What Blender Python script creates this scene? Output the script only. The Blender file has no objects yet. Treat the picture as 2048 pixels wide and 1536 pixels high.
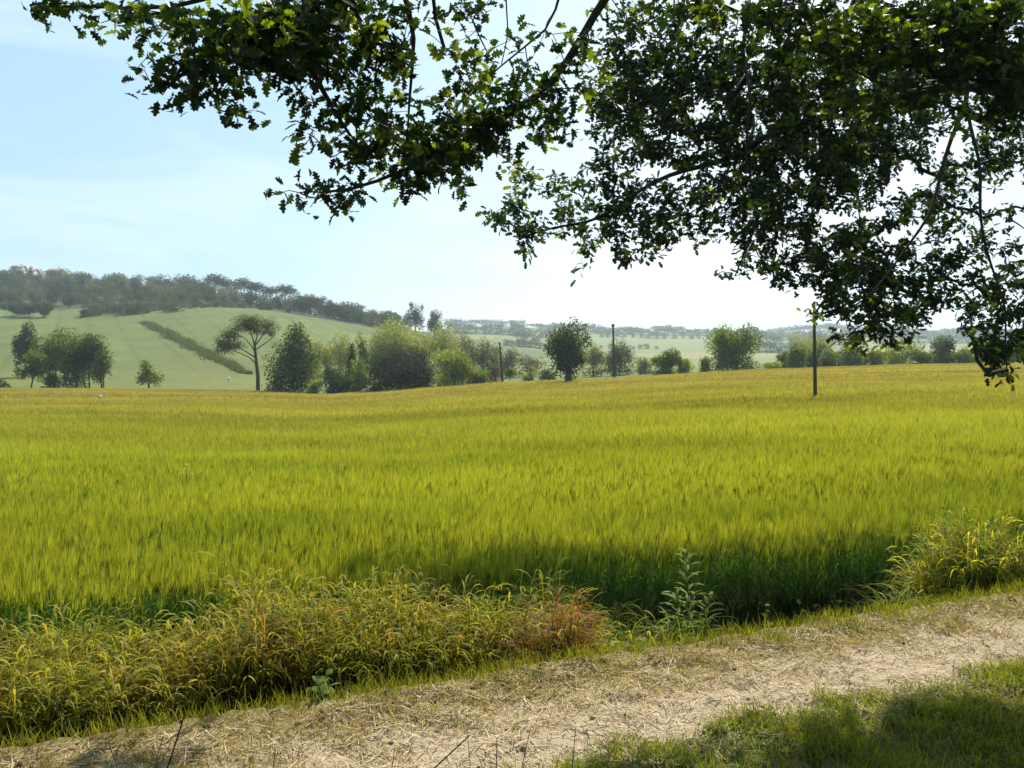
import bpy, math, random
import numpy as np
from mathutils import Vector

R = math.radians
rng = np.random.default_rng(7)
random.seed(7)
SC = bpy.context.scene
COL = SC.collection

# ------------------------------------------------------------------ camera
F, HZ, ZC = 1650.0, 720.0, 1.7          # focal length and horizon row in photo pixels, eye height
cam_d = bpy.data.cameras.new("camera")
cam = bpy.data.objects.new("camera", cam_d)
COL.objects.link(cam)
cam.location = (0, 0, ZC)
cam.rotation_euler = (R(90), 0, 0)
cam_d.sensor_width = 36
cam_d.lens = F / 2048 * 36
cam_d.shift_y = -(768 - HZ) / 2048
cam_d.clip_start = 0.05
cam_d.clip_end = 9000
SC.camera = cam

# ------------------------------------------------------------------ light
SUN_AZ, SUN_EL = 22.0, 47.0
SUN = np.array([math.sin(R(SUN_AZ)) * math.cos(R(SUN_EL)), math.cos(R(SUN_AZ)) * math.cos(R(SUN_EL)), math.sin(R(SUN_EL))])
w = bpy.data.worlds.new("World")
SC.world = w
w.use_nodes = True
nt = w.node_tree
bg = nt.nodes["Background"]
bg.inputs["Strength"].default_value = 0.080
sky = nt.nodes.new("ShaderNodeTexSky")
sky.sky_type = 'NISHITA'
sky.sun_disc = False
sky.sun_elevation = R(SUN_EL)
sky.sun_rotation = R(SUN_AZ)
sky.air_density = 1.0
sky.dust_density = 1.6
sky.ozone_density = 1.6
# thin cirrus veil, brightest towards the sun
tc = nt.nodes.new("ShaderNodeTexCoord")
mp = nt.nodes.new("ShaderNodeMapping"); mp.inputs["Scale"].default_value = (1.2, 1.2, 6.0); mp.inputs["Rotation"].default_value = (0.0, R(14), R(20))
nz = nt.nodes.new("ShaderNodeTexNoise"); nz.inputs["Scale"].default_value = 2.2; nz.inputs["Detail"].default_value = 7; nz.inputs["Roughness"].default_value = 0.55; nz.inputs["Distortion"].default_value = 0.6
cr = nt.nodes.new("ShaderNodeValToRGB"); cr.color_ramp.elements[0].position = 0.44; cr.color_ramp.elements[1].position = 0.78
cr.color_ramp.elements[0].color = (0, 0, 0, 1); cr.color_ramp.elements[1].color = (1, 1, 1, 1)
dt = nt.nodes.new("ShaderNodeVectorMath"); dt.operation = 'DOT_PRODUCT'
gaz, gel = R(17), R(9)
dt.inputs[1].default_value = (math.sin(gaz) * math.cos(gel), math.cos(gaz) * math.cos(gel), math.sin(gel))
pw = nt.nodes.new("ShaderNodeMath"); pw.operation = 'POWER'; pw.inputs[1].default_value = 14.0; pw.use_clamp = True
mx0 = nt.nodes.new("ShaderNodeMath"); mx0.operation = 'MAXIMUM'; mx0.inputs[1].default_value = 0
ml = nt.nodes.new("ShaderNodeMath"); ml.operation = 'MULTIPLY'; ml.inputs[1].default_value = 0.55
ml2 = nt.nodes.new("ShaderNodeMath"); ml2.operation = 'MULTIPLY'; ml2.inputs[1].default_value = 0.42
ad = nt.nodes.new("ShaderNodeMath"); ad.operation = 'ADD'; ad.use_clamp = True
mix = nt.nodes.new("ShaderNodeMixRGB"); mix.inputs[2].default_value = (9.6, 9.9, 10.2, 1)
L = nt.links.new
L(tc.outputs["Generated"], mp.inputs[0]); L(mp.outputs[0], nz.inputs["Vector"]); L(nz.outputs[0], cr.inputs[0])
L(tc.outputs["Generated"], dt.inputs[0]); L(dt.outputs["Value"], mx0.inputs[0]); L(mx0.outputs[0], pw.inputs[0]); L(pw.outputs[0], ml.inputs[0])
L(cr.outputs[0], ml2.inputs[0]); L(ml.outputs[0], ad.inputs[0]); L(ml2.outputs[0], ad.inputs[1])
veil = nt.nodes.new("ShaderNodeMixRGB"); veil.inputs[0].default_value = 0.62; veil.inputs[2].default_value = (4.3, 7.0, 9.0, 1)
L(sky.outputs[0], veil.inputs[1]); L(veil.outputs[0], mix.inputs[1]); L(ad.outputs[0], mix.inputs[0]); L(mix.outputs[0], bg.inputs["Color"])

sun_d = bpy.data.lights.new("sun", 'SUN')
sun_d.energy = 5.0
sun_d.angle = R(0.5)
sun_d.color = (1.0, 0.93, 0.80)
sun = bpy.data.objects.new("sun", sun_d)
COL.objects.link(sun)
sun.rotation_euler = Vector(SUN).to_track_quat('Z', 'Y').to_euler()

SC.view_settings.view_transform = 'Standard'
SC.view_settings.look = 'None'
SC.view_settings.exposure = 0.70
SC.view_settings.gamma = 1.0
SC.render.engine = 'CYCLES'
SC.cycles.max_bounces = 6
SC.cycles.diffuse_bounces = 3
SC.cycles.transmission_bounces = 4
SC.cycles.transparent_max_bounces = 8
SC.cycles.volume_bounces = 1
SC.cycles.sample_clamp_indirect = 4.0

# ------------------------------------------------------------------ helpers
def tag(o, label=None, cat=None, group=None, kind=None):
    if label: o["label"] = label
    if cat: o["category"] = cat
    if group: o["group"] = group
    if kind: o["kind"] = kind
    return o

def empty(name, loc, rz=0.0):
    o = bpy.data.objects.new(name, None)
    COL.objects.link(o)
    o.location = loc
    o.rotation_euler = (0, 0, rz)
    o.empty_display_size = 0.2
    return o

class Geo:
    """collects vertices, polygons of any size and vertex colours as arrays"""
    def __init__(s): s.V, s.C, s.parts, s.n = [], [], [], 0
    def add(s, V, Fc, C):
        V = np.asarray(V, float).reshape(-1, 3)
        Fc = np.asarray(Fc, np.int64)
        C = np.asarray(C, float)
        if C.ndim == 1: C = np.tile(C, (len(V), 1))
        s.V.append(V); s.C.append(C); s.parts.append(Fc + s.n); s.n += len(V)
    def build(s, name, mat, parent=None, smooth=False):
        me = bpy.data.meshes.new(name)
        V = np.concatenate(s.V) if s.V else np.zeros((0, 3))
        C = np.concatenate(s.C) if s.C else np.zeros((0, 3))
        loops = np.concatenate([p.ravel() for p in s.parts])
        tot = np.concatenate([np.full(len(p), p.shape[1]) for p in s.parts])
        start = np.concatenate([[0], np.cumsum(tot)[:-1]])
        me.vertices.add(len(V)); me.vertices.foreach_set("co", V.astype(np.float32).ravel())
        me.loops.add(len(loops)); me.loops.foreach_set("vertex_index", loops.astype(np.int32))
        me.polygons.add(len(tot)); me.polygons.foreach_set("loop_start", start.astype(np.int32))
        me.polygons.foreach_set("loop_total", tot.astype(np.int32))
        if smooth: me.polygons.foreach_set("use_smooth", np.ones(len(tot), bool))
        me.update(calc_edges=True)
        C = C * 0.70                                            # tuned to the exposure above
        a = me.color_attributes.new("Col", 'FLOAT_COLOR', 'POINT')
        a.data.foreach_set("color", np.concatenate([C, np.ones((len(C), 1))], 1).astype(np.float32).ravel())
        me.validate()
        me.materials.append(mat)
        o = bpy.data.objects.new(name, me)
        COL.objects.link(o)
        if parent is not None: o.parent = parent
        return o

def snoise(P, scale, seed, octs=3):
    """smooth pseudo noise in -1..1 at points P (n,2 or n,3); scale = feature size in metres"""
    r = np.random.default_rng(seed)
    P = np.asarray(P, float)
    out = np.zeros(P.shape[:-1]); amp, tot = 1.0, 0.0
    for o in range(octs):
        for k in range(4):
            d = r.normal(size=P.shape[-1]); d /= np.linalg.norm(d)
            f = (0.7 + 0.7 * r.random()) * 2 * math.pi / scale * 2 ** o
            out = out + amp * np.sin(P @ d * f + r.random() * 6.28 + 1.3 * np.sin(P @ d[::-1] * f * 0.6 + r.random() * 6))
        tot += amp * 2.2; amp *= 0.55
    return np.clip(out / tot, -1, 1)

def sstep(x, a, b):
    t = np.clip((x - a) / (b - a), 0, 1)
    return t * t * (3 - 2 * t)

def ribbons(P, az, Ln, wd, th0, kap, segs, c0, c1, prof='leaf', twist=0.0, bulge=0.0):
    """curved blades: start P, heading az, lean th0 from vertical growing by kap along the blade"""
    n = len(P)
    P = np.asarray(P, float); az = np.broadcast_to(az, n); Ln = np.broadcast_to(Ln, n); wd = np.broadcast_to(wd, n)
    th0 = np.broadcast_to(th0, n); kap = np.broadcast_to(kap, n); twist = np.broadcast_to(twist, n)
    c0 = np.broadcast_to(c0, (n, 3)); c1 = np.broadcast_to(c1, (n, 3))
    h = np.stack([np.cos(az), np.sin(az), np.zeros(n)], 1)
    side = np.stack([-np.sin(az), np.cos(az), np.zeros(n)], 1)
    V = np.zeros((n, segs + 1, 2, 3)); C = np.zeros((n, segs + 1, 2, 3))
    p = P.copy(); th = th0.copy()
    for k in range(segs + 1):
        t = k / segs
        if prof == 'leaf': ww = (0.55 + 0.45 * min(1, t * 3)) * (1 - t) ** 0.6 if t < 1 else 0.03
        elif prof == 'taper': ww = max(0.04, 1 - t)
        elif prof == 'fan': ww = 0.25 + 0.75 * math.sin(min(t * 1.5, 1) * math.pi / 2)
        elif prof == 'spindle': ww = 0.15 + math.sin(math.pi * (0.08 + 0.88 * t))
        else: ww = 1.0
        th = th0 + kap * t
        d = h * np.sin(th)[:, None] + np.array([0, 0, 1.0]) * np.cos(th)[:, None]
        tw = twist * (0.3 + t)
        nrm = np.cross(side, d)
        sv = side * np.cos(tw)[:, None] + nrm * np.sin(tw)[:, None]
        V[:, k, 0] = p - sv * (wd * ww * 0.5)[:, None]
        V[:, k, 1] = p + sv * (wd * ww * 0.5)[:, None]
        cc = c0 * (1 - t) + c1 * t
        C[:, k, 0] = cc; C[:, k, 1] = cc
        last_p, last_th = p, th
        thm = th0 + kap * (t + 0.5 / segs)
        dm = h * np.sin(thm)[:, None] + np.array([0, 0, 1.0]) * np.cos(thm)[:, None]
        p = p + dm * (Ln / segs)[:, None]
    base = (np.arange(n) * (segs + 1) * 2)[:, None]
    q = np.concatenate([np.stack([base[:, 0] + 2 * k, base[:, 0] + 2 * k + 1, base[:, 0] + 2 * k + 3, base[:, 0] + 2 * k + 2], 1) for k in range(segs)])
    return V.reshape(-1, 3), q, C.reshape(-1, 3), last_p, last_th

def tube(geo, pts, rad, col, sides=6, cap=True):
    pts = np.asarray(pts, float); n = len(pts)
    rad = np.broadcast_to(rad, n)
    T = np.gradient(pts, axis=0); T /= np.linalg.norm(T, axis=1)[:, None] + 1e-9
    up = np.array([0.0, 0, 1]) if abs(T[0][2]) < 0.9 else np.array([1.0, 0, 0])
    V = []
    for i in range(n):
        a = np.cross(T[i], up); a /= np.linalg.norm(a) + 1e-9
        b = np.cross(T[i], a)
        ang = np.arange(sides) / sides * 2 * math.pi
        V.append(pts[i] + rad[i] * (np.cos(ang)[:, None] * a + np.sin(ang)[:, None] * b))
    V = np.concatenate(V)
    Q = []
    for i in range(n - 1):
        for k in range(sides):
            Q.append((i * sides + k, i * sides + (k + 1) % sides, (i + 1) * sides + (k + 1) % sides, (i + 1) * sides + k))
    geo.add(V, Q, col)
    if cap: geo.add(V[-sides:], [list(range(sides))], col)

def box(geo, c, s, col, rot=0.0):
    x, y, z = np.array(s) / 2.0
    V = np.array([(a * x, b * y, d * z) for a in (-1, 1) for b in (-1, 1) for d in (-1, 1)])
    if rot:
        cr_, sr_ = math.cos(rot), math.sin(rot)
        V = V @ np.array([[cr_, sr_, 0], [-sr_, cr_, 0], [0, 0, 1]])
    Q = [(0, 1, 3, 2), (4, 6, 7, 5), (0, 4, 5, 1), (2, 3, 7, 6), (0, 2, 6, 4), (1, 5, 7, 3)]
    geo.add(V + np.array(c), Q, col)

def plant_mat(name, trans=0.4, tcol=(1.25, 1.15, 0.55), rough=0.55, spec=0.25):
    m = bpy.data.materials.new(name); m.use_nodes = True
    t = m.node_tree; t.nodes.clear()
    out = t.nodes.new("ShaderNodeOutputMaterial")
    at = t.nodes.new("ShaderNodeAttribute"); at.attribute_name = "Col"
    pb = t.nodes.new("ShaderNodeBsdfPrincipled"); pb.inputs["Roughness"].default_value = rough; pb.inputs["Specular IOR Level"].default_value = spec
    tr = t.nodes.new("ShaderNodeBsdfTranslucent")
    mu = t.nodes.new("ShaderNodeMixRGB"); mu.blend_type = 'MULTIPLY'; mu.inputs[0].default_value = 1; mu.inputs[2].default_value = (*tcol, 1)
    mxs = t.nodes.new("ShaderNodeMixShader"); mxs.inputs[0].default_value = trans
    t.links.new(at.outputs["Color"], pb.inputs["Base Color"]); t.links.new(at.outputs["Color"], mu.inputs[1])
    t.links.new(mu.outputs[0], tr.inputs["Color"])
    t.links.new(pb.outputs[0], mxs.inputs[1]); t.links.new(tr.outputs[0], mxs.inputs[2]); t.links.new(mxs.outputs[0], out.inputs[0])
    return m

def solid_mat(name, scale=8.0, amount=0.35, rough=0.85, bump=0.3, stretch=(1, 1, 1), spec=0.2):
    """vertex colour broken up by noise"""
    m = bpy.data.materials.new(name); m.use_nodes = True
    t = m.node_tree
    pb = t.nodes["Principled BSDF"]; pb.inputs["Roughness"].default_value = rough; pb.inputs["Specular IOR Level"].default_value = spec
    at = t.nodes.new("ShaderNodeAttribute"); at.attribute_name = "Col"
    tcn = t.nodes.new("ShaderNodeTexCoord"); mpn = t.nodes.new("ShaderNodeMapping"); mpn.inputs["Scale"].default_value = stretch
    n = t.nodes.new("ShaderNodeTexNoise"); n.inputs["Scale"].default_value = scale; n.inputs["Detail"].default_value = 9; n.inputs["Roughness"].default_value = 0.65
    mr = t.nodes.new("ShaderNodeMapRange"); mr.inputs["From Min"].default_value = 0.25; mr.inputs["From Max"].default_value = 0.75
    mr.inputs["To Min"].default_value = 1 - amount; mr.inputs["To Max"].default_value = 1 + amount
    mu = t.nodes.new("ShaderNodeVectorMath"); mu.operation = 'SCALE'
    bp = t.nodes.new("ShaderNodeBump"); bp.inputs["Strength"].default_value = bump; bp.inputs["Distance"].default_value = 0.05
    l = t.links.new
    l(tcn.outputs["Object"], mpn.inputs[0]); l(mpn.outputs[0], n.inputs["Vector"]); l(n.outputs[0], mr.inputs[0])
    l(at.outputs["Color"], mu.inputs[0]); l(mr.outputs[0], mu.inputs["Scale"]); l(mu.outputs[0], pb.inputs["Base Color"])
    l(n.outputs[0], bp.inputs["Height"]); l(bp.outputs[0], pb.inputs["Normal"])
    return m

M_WHEAT = plant_mat("wheat_blades", 0.45, (1.3, 1.15, 0.5), 0.6, 0.12)
M_GRASS = plant_mat("grass_blades", 0.45, (1.35, 1.25, 0.45), 0.6, 0.10)
M_STRAW = plant_mat("dry_straw", 0.15, (1.1, 1.0, 0.8), 0.7, 0.1)
M_LEAF = plant_mat("oak_leaves", 0.50, (1.7, 1.75, 0.35), 0.45, 0.3)
M_TREE = plant_mat("tree_foliage", 0.50, (1.5, 1.45, 0.45), 0.65, 0.10)
M_BARK = solid_mat("bark", 14.0, 0.45, 0.9, 0.6, (1, 1, 0.25))
M_PATH = solid_mat("dusty_path", 22.0, 0.30, 0.95, 0.8)
M_SOIL = solid_mat("soil_and_turf", 16.0, 0.35, 0.95, 0.7)
M_HILL = solid_mat("hill_fields", 0.35, 0.16, 0.95, 0.0, (1, 1, 1))
M_WALL = solid_mat("plaster_wall", 3.0, 0.12, 0.9, 0.1)
M_ROOF = solid_mat("roof_tiles", 5.0, 0.25, 0.85, 0.2)
M_WOOD = solid_mat("weathered_wood", 10.0, 0.30, 0.85, 0.3, (1, 1, 0.2))

# ------------------------------------------------------------------ terrain
E1 = np.array([0.922, 0.387]); E2 = np.array([-0.387, 0.922]); P0 = np.array([0.0, 4.47])
def uv(X, Y):
    dx, dy = X - P0[0], Y - P0[1]
    return dx * E1[0] + dy * E1[1], dx * E2[0] + dy * E2[1]
def from_uv(u, v):
    return P0[0] + u * E1[0] + v * E2[0], P0[1] + u * E1[1] + v * E2[1]

WH = 0.76                                                       # crop height
# far edge of the crop: photo column, row of the crop top there, distance
EDGE = np.array([(-2500, 772, 150), (0, 774, 125), (300, 775, 124), (500, 779, 118), (650, 786, 108), (760, 780, 105), (850, 772, 105), (1000, 762, 105),
                 (1228, 753, 110), (1500, 737, 112), (1800, 727, 116), (2048, 723, 120), (4500, 720, 140)], float)
# hills beyond: per column, (distance, row of the ground)
HILL = {
    -2500: [(175, 772), (230, 720), (320, 650), (420, 610), (560, 575), (700, 575)],
    -400: [(150, 774), (180, 742), (220, 693), (290, 643), (340, 618), (400, 592), (470, 567), (560, 552), (700, 556)],
    0: [(140, 775), (175, 742), (220, 693), (290, 642), (340, 617), (400, 592), (470, 568), (540, 554), (680, 560)],
    250: [(138, 774), (175, 740), (235, 684), (285, 646), (320, 624), (380, 602), (450, 580), (520, 570), (660, 580)],
    480: [(132, 777), (170, 744), (220, 693), (260, 655), (300, 621), (320, 612), (355, 606), (410, 600), (480, 598), (600, 612)],
    600: [(126, 784), (168, 755), (215, 705), (260, 664), (295, 638), (320, 629), (350, 624), (410, 622), (480, 622), (600, 640)],
    700: [(122, 786), (165, 762), (215, 718), (260, 682), (295, 658), (325, 647), (360, 642), (420, 642), (500, 650), (650, 668)],
    850: [(118, 777), (165, 765), (220, 737), (270, 705), (330, 672), (390, 660), (460, 660), (560, 664), (700, 668), (900, 664), (1150, 656)],
    1000: [(118, 768), (160, 760), (230, 746), (300, 732), (400, 714), (600, 691), (850, 668), (1120, 650)],
    1200: [(122, 760), (160, 752), (260, 740), (450, 717), (650, 698), (900, 677), (1200, 661)],
    1500: [(124, 742), (160, 735), (260, 728), (450, 713), (650, 699), (880, 684), (1200, 668)],
    2048: [(132, 729), (170, 724), (260, 721), (450, 711), (650, 700), (900, 684), (1200, 666)],
    4500: [(160, 725), (200, 724), (260, 721), (450, 711), (650, 700), (900, 684), (1200, 660)],
}
PXC = np.array(sorted(set(list(EDGE[:, 0]) + list(HILL.keys()))))
DL = np.exp(np.linspace(math.log(9), math.log(6000), 260))
def _col_profile(px):
    er = np.interp(px, EDGE[:, 0], EDGE[:, 1]); ed = np.interp(px, EDGE[:, 0], EDGE[:, 2])
    ks = sorted(HILL.keys())
    zt = ZC - (er - HZ) * ed / F - WH
    base = np.interp(DL, [9, ed], [-0.72, zt])
    def far(k):
        h = HILL[k]
        d = [h[0][0]] + [a for a, b in h[1:]]; z = [ZC - (b - HZ) * a / F for a, b in h]
        dlast, zlast = d[-1], z[-1]
        d2 = d + [dlast * 1.35, 6500]; z2 = z + [zlast - 3, -30]
        return np.interp(np.log(DL), np.log(d2), z2), d[0]
    i = max(0, min(len(ks) - 2, np.searchsorted(ks, px, 'right') - 1))
    a, b = ks[i], ks[i + 1]; t = (px - a) / (b - a)
    (fa, da), (fb, db) = far(a), far(b)
    f = fa * (1 - t) + fb * t; d0 = da * (1 - t) + db * t
    wgt = sstep(DL, ed + 1.0, max(d0, ed + 9))
    return base * (1 - wgt) + f * wgt
PXG = np.linspace(-2500, 4500, 141)
ZT = np.array([_col_profile(p) for p in PXG])
k5 = np.array([1, 2, 3, 2, 1]) / 9.0                             # soften across columns and along depth beyond the crop
ZS = ZT.copy()
for i in range(ZT.shape[1]): ZS[2:-2, i] = np.convolve(ZT[:, i], k5, 'valid')
far_w = sstep(DL, 150, 220)[None]
ZT = ZT * (1 - far_w) + ZS * far_w

def field_z(X, Y):
    X = np.asarray(X, float); Y = np.asarray(Y, float)
    Yc = np.clip(Y, 9, 5990)
    px = np.clip(1024 + X / Yc * F, -2499, 4499)
    gx = (px + 2500) / 50.0; i = np.clip(gx.astype(int), 0, 139); fx = gx - i
    gy = (np.log(Yc) - math.log(9)) / (math.log(6000) - math.log(9)) * 259; j = np.clip(gy.astype(int), 0, 258); fy = gy - j
    return (ZT[i, j] * (1 - fx) * (1 - fy) + ZT[i + 1, j] * fx * (1 - fy) + ZT[i, j + 1] * (1 - fx) * fy + ZT[i + 1, j + 1] * fx * fy)

def ground_z(X, Y):
    X = np.asarray(X, float); Y = np.asarray(Y, float)
    u, v = uv(X, Y)
    P = np.stack([X, Y], -1)
    near = np.interp(v, [-3, -1.2, -0.9, -0.3, 0.02, 0.3, 0.7, 1.2, 1.8, 2.2], [0.02, 0.03, 0.0, 0.0, 0.02, -0.38, -0.66, -0.80, -0.78, -0.72])
    near = near + 0.02 * snoise(P, 0.7, 3) * sstep(Y, 30, 12) + 0.012 * snoise(P, 0.22, 4) * sstep(Y, 30, 12)
    wgt = sstep(v, 1.7, 2.5)
    return near * (1 - wgt) + (field_z(X, Y) + 0.05 * snoise(P, 9, 5) * sstep(Y, 140, 60)) * wgt

def gz(X, Y): return float(ground_z(np.array([X]), np.array([Y]))[0])
def edge_depth(px): return np.interp(px, EDGE[:, 0], EDGE[:, 2])
def at(px, row, Y): return np.array([(px - 1024) * Y / F, Y, ZC - (row - HZ) * Y / F])

def build_ground():
    ys = np.concatenate([np.arange(-8, 2.4, 0.3), np.arange(2.4, 7.0, 0.045), np.arange(7, 12, 0.11), np.exp(np.linspace(math.log(12.1), math.log(118), 100)), np.arange(120, 420, 2.2), np.exp(np.linspace(math.log(424), math.log(3600), 90))])
    s = np.concatenate([np.linspace(-2.6, -0.74, 42)[:-1], np.linspace(-0.74, 0.74, 540), np.linspace(0.74, 2.6, 42)[1:]])
    Sg, Yg = np.meshgrid(s, ys)
    Xg = Sg * (Yg + 12)
    Z = ground_z(Xg, Yg)
    V = np.stack([Xg, Yg, Z], -1).reshape(-1, 3)
    ny, nx = Xg.shape
    idx = np.arange(ny * nx).reshape(ny, nx)
    Q = np.stack([idx[:-1, :-1], idx[:-1, 1:], idx[1:, 1:], idx[1:, :-1]], -1).reshape(-1, 4)
    # ---- colours of what covers the ground
    P2 = V[:, :2]
    u, v = uv(V[:, 0], V[:, 1])
    n1 = snoise(P2, 0.6, 11); n2 = snoise(P2, 2.5, 12); n3 = snoise(P2, 0.17, 13)
    C = np.zeros((len(V), 3))
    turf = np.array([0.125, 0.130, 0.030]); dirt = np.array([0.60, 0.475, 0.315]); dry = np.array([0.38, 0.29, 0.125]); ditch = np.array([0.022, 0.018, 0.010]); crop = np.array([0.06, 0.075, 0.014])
    def lay(c, wgt): C[:] = C * (1 - wgt[:, None]) + np.asarray(c) * wgt[:, None]
    lay(turf, np.ones(len(V)))
    lay([0.20, 0.15, 0.08], 0.8 * sstep(n2 + 0.5 * n1, 0.15, 0.6))
    lay(dirt, sstep(v + 0.13 * n1 + 0.08 * n3, -1.12, -0.98))
    lay([0.40, 0.30, 0.17], 0.7 * sstep(n1 + 0.6 * n3, 0.2, 0.8) * sstep(v, -1.1, -0.9))
    lay(dry, sstep(v + 0.10 * n1 + 0.1 * n3, -0.50, -0.28))
    lay(ditch, sstep(v + 0.05 * n1, 0.02, 0.16))  # soil made near black in place of the shadow under the weeds
    lay(crop, sstep(v, 1.7, 2.2))
    Y = V[:, 1]; px = 1024 + V[:, 0] / np.maximum(Y, 1) * F
    far = (Y > edge_depth(px) + 0.5) & (Y > 60)
    hill = np.array([0.130, 0.165, 0.030])
    H = np.tile(hill, (len(V), 1))
    H *= (1 + 0.17 * snoise(P2, 70, 21) + 0.10 * snoise(P2, 18, 23) + 0.06 * snoise(P2 * np.array([1.0, 0.25]), 5, 22))[:, None]
    # tractor lines run up the slope
    a = np.array([math.cos(R(28)), math.sin(R(28))])
    lines = np.abs(((P2 @ a) / 9.0) % 1 - 0.5) < 0.06
    H[lines & (Y > 150)] *= 0.82
    def hlay(c, wgt): H[:] = H * (1 - wgt[:, None]) + np.asarray(c) * wgt[:, None]
    # rough strip running down the slope
    A = at(288, 650, 281)[:2]; B = at(512, 752, 166)[:2]
    t = np.clip(((P2 - A) @ (B - A)) / ((B - A) @ (B - A)), 0, 1)
    dist = np.linalg.norm(P2 - (A + t[:, None] * (B - A)), axis=1) + 0.5 * n2
    hlay([0.08, 0.105, 0.03], sstep(dist, 2.2, 1.0) * (t > 0) * (t < 1))
    hlay([0.20, 0.19, 0.04], sstep(Y, 200, 170) * 0.35 * (px < 900))
    rowp = HZ - (V[:, 2] - ZC) / np.maximum(Y, 1) * F
    wood = sstep(Y, np.interp(px, [-2500, 0, 250, 480, 600, 700, 800], [320, 330, 335, 322, 318, 318, 350]), np.interp(px, [-2500, 0, 250, 480, 600, 700, 800], [332, 342, 345, 330, 326, 326, 370])) * (px < 860)
    hlay([0.055, 0.07, 0.03], wood)
    # patchwork of the far valley
    cell = np.floor(np.stack([(P2[:, 0] + 0.3 * P2[:, 1]) / 210, (P2[:, 1] - 0.15 * P2[:, 0]) / 130], 1) + 0.12 * np.stack([snoise(P2, 300, 31), snoise(P2, 300, 32)], 1))
    hsh = np.abs(np.sin(cell @ np.array([12.9898, 78.233])) * 43758.5453) % 1
    pal = np.array([(0.17, 0.20, 0.045), (0.09, 0.13, 0.03), (0.25, 0.23, 0.07), (0.12, 0.155, 0.04), (0.18, 0.21, 0.05)])
    pc = pal[(hsh * 5).astype(int)]
    wv = (sstep(px, 860, 980) * sstep(Y, 190, 240))[:, None]
    H[:] = H * (1 - wv) + pc * wv
    C[far] = H[far]
    fc = V[Q].mean(1); fu, fv = uv(fc[:, 0], fc[:, 1])
    nn = snoise(fc[:, :2], 0.6, 11)
    ispath = (fv + 0.13 * nn > -1.08) & (fv < 0.03) & (np.abs(fc[:, 0]) < 60)
    ffar = (fc[:, 1] > edge_depth(1024 + fc[:, 0] / np.maximum(fc[:, 1], 1) * F) + 0.5) & (fc[:, 1] > 60)
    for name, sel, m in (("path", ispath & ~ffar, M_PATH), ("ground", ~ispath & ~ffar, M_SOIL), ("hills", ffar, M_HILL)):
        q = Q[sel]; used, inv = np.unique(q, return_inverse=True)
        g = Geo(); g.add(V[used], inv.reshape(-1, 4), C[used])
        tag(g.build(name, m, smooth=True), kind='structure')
build_ground()

# ------------------------------------------------------------------ the crop
def crop_points(y0, y1, dens, side=0.70, extra=3.0):
    n = int(dens * ((side * y0 + extra) + (side * y1 + extra)) * (y1 - y0) * 1.02)
    a0, a1 = side * y0 + extra, side * y1 + extra
    t = rng.random(n); Y = y0 + (y1 - y0) * ((-a0 + np.sqrt(a0 * a0 + t * (a1 * a1 - a0 * a0))) / (a1 - a0))
    X = (rng.random(n) * 2 - 1) * (side * Y + extra)
    u, v = uv(X, Y)
    e = 2.20 + 0.85 * sstep(-u, -1.2, 2.2) + 0.12 * snoise(np.stack([X, Y], 1), 1.1, 41) + 0.25 * snoise(np.stack([X, Y], 1), 5, 42)
    px = 1024 + X / Y * F
    ok = (v > e) & (Y < edge_depth(px) - 0.3)
    X, Y = X[ok], Y[ok]
    return np.stack([X, Y, ground_z(X, Y) - 0.01], 1)

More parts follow.
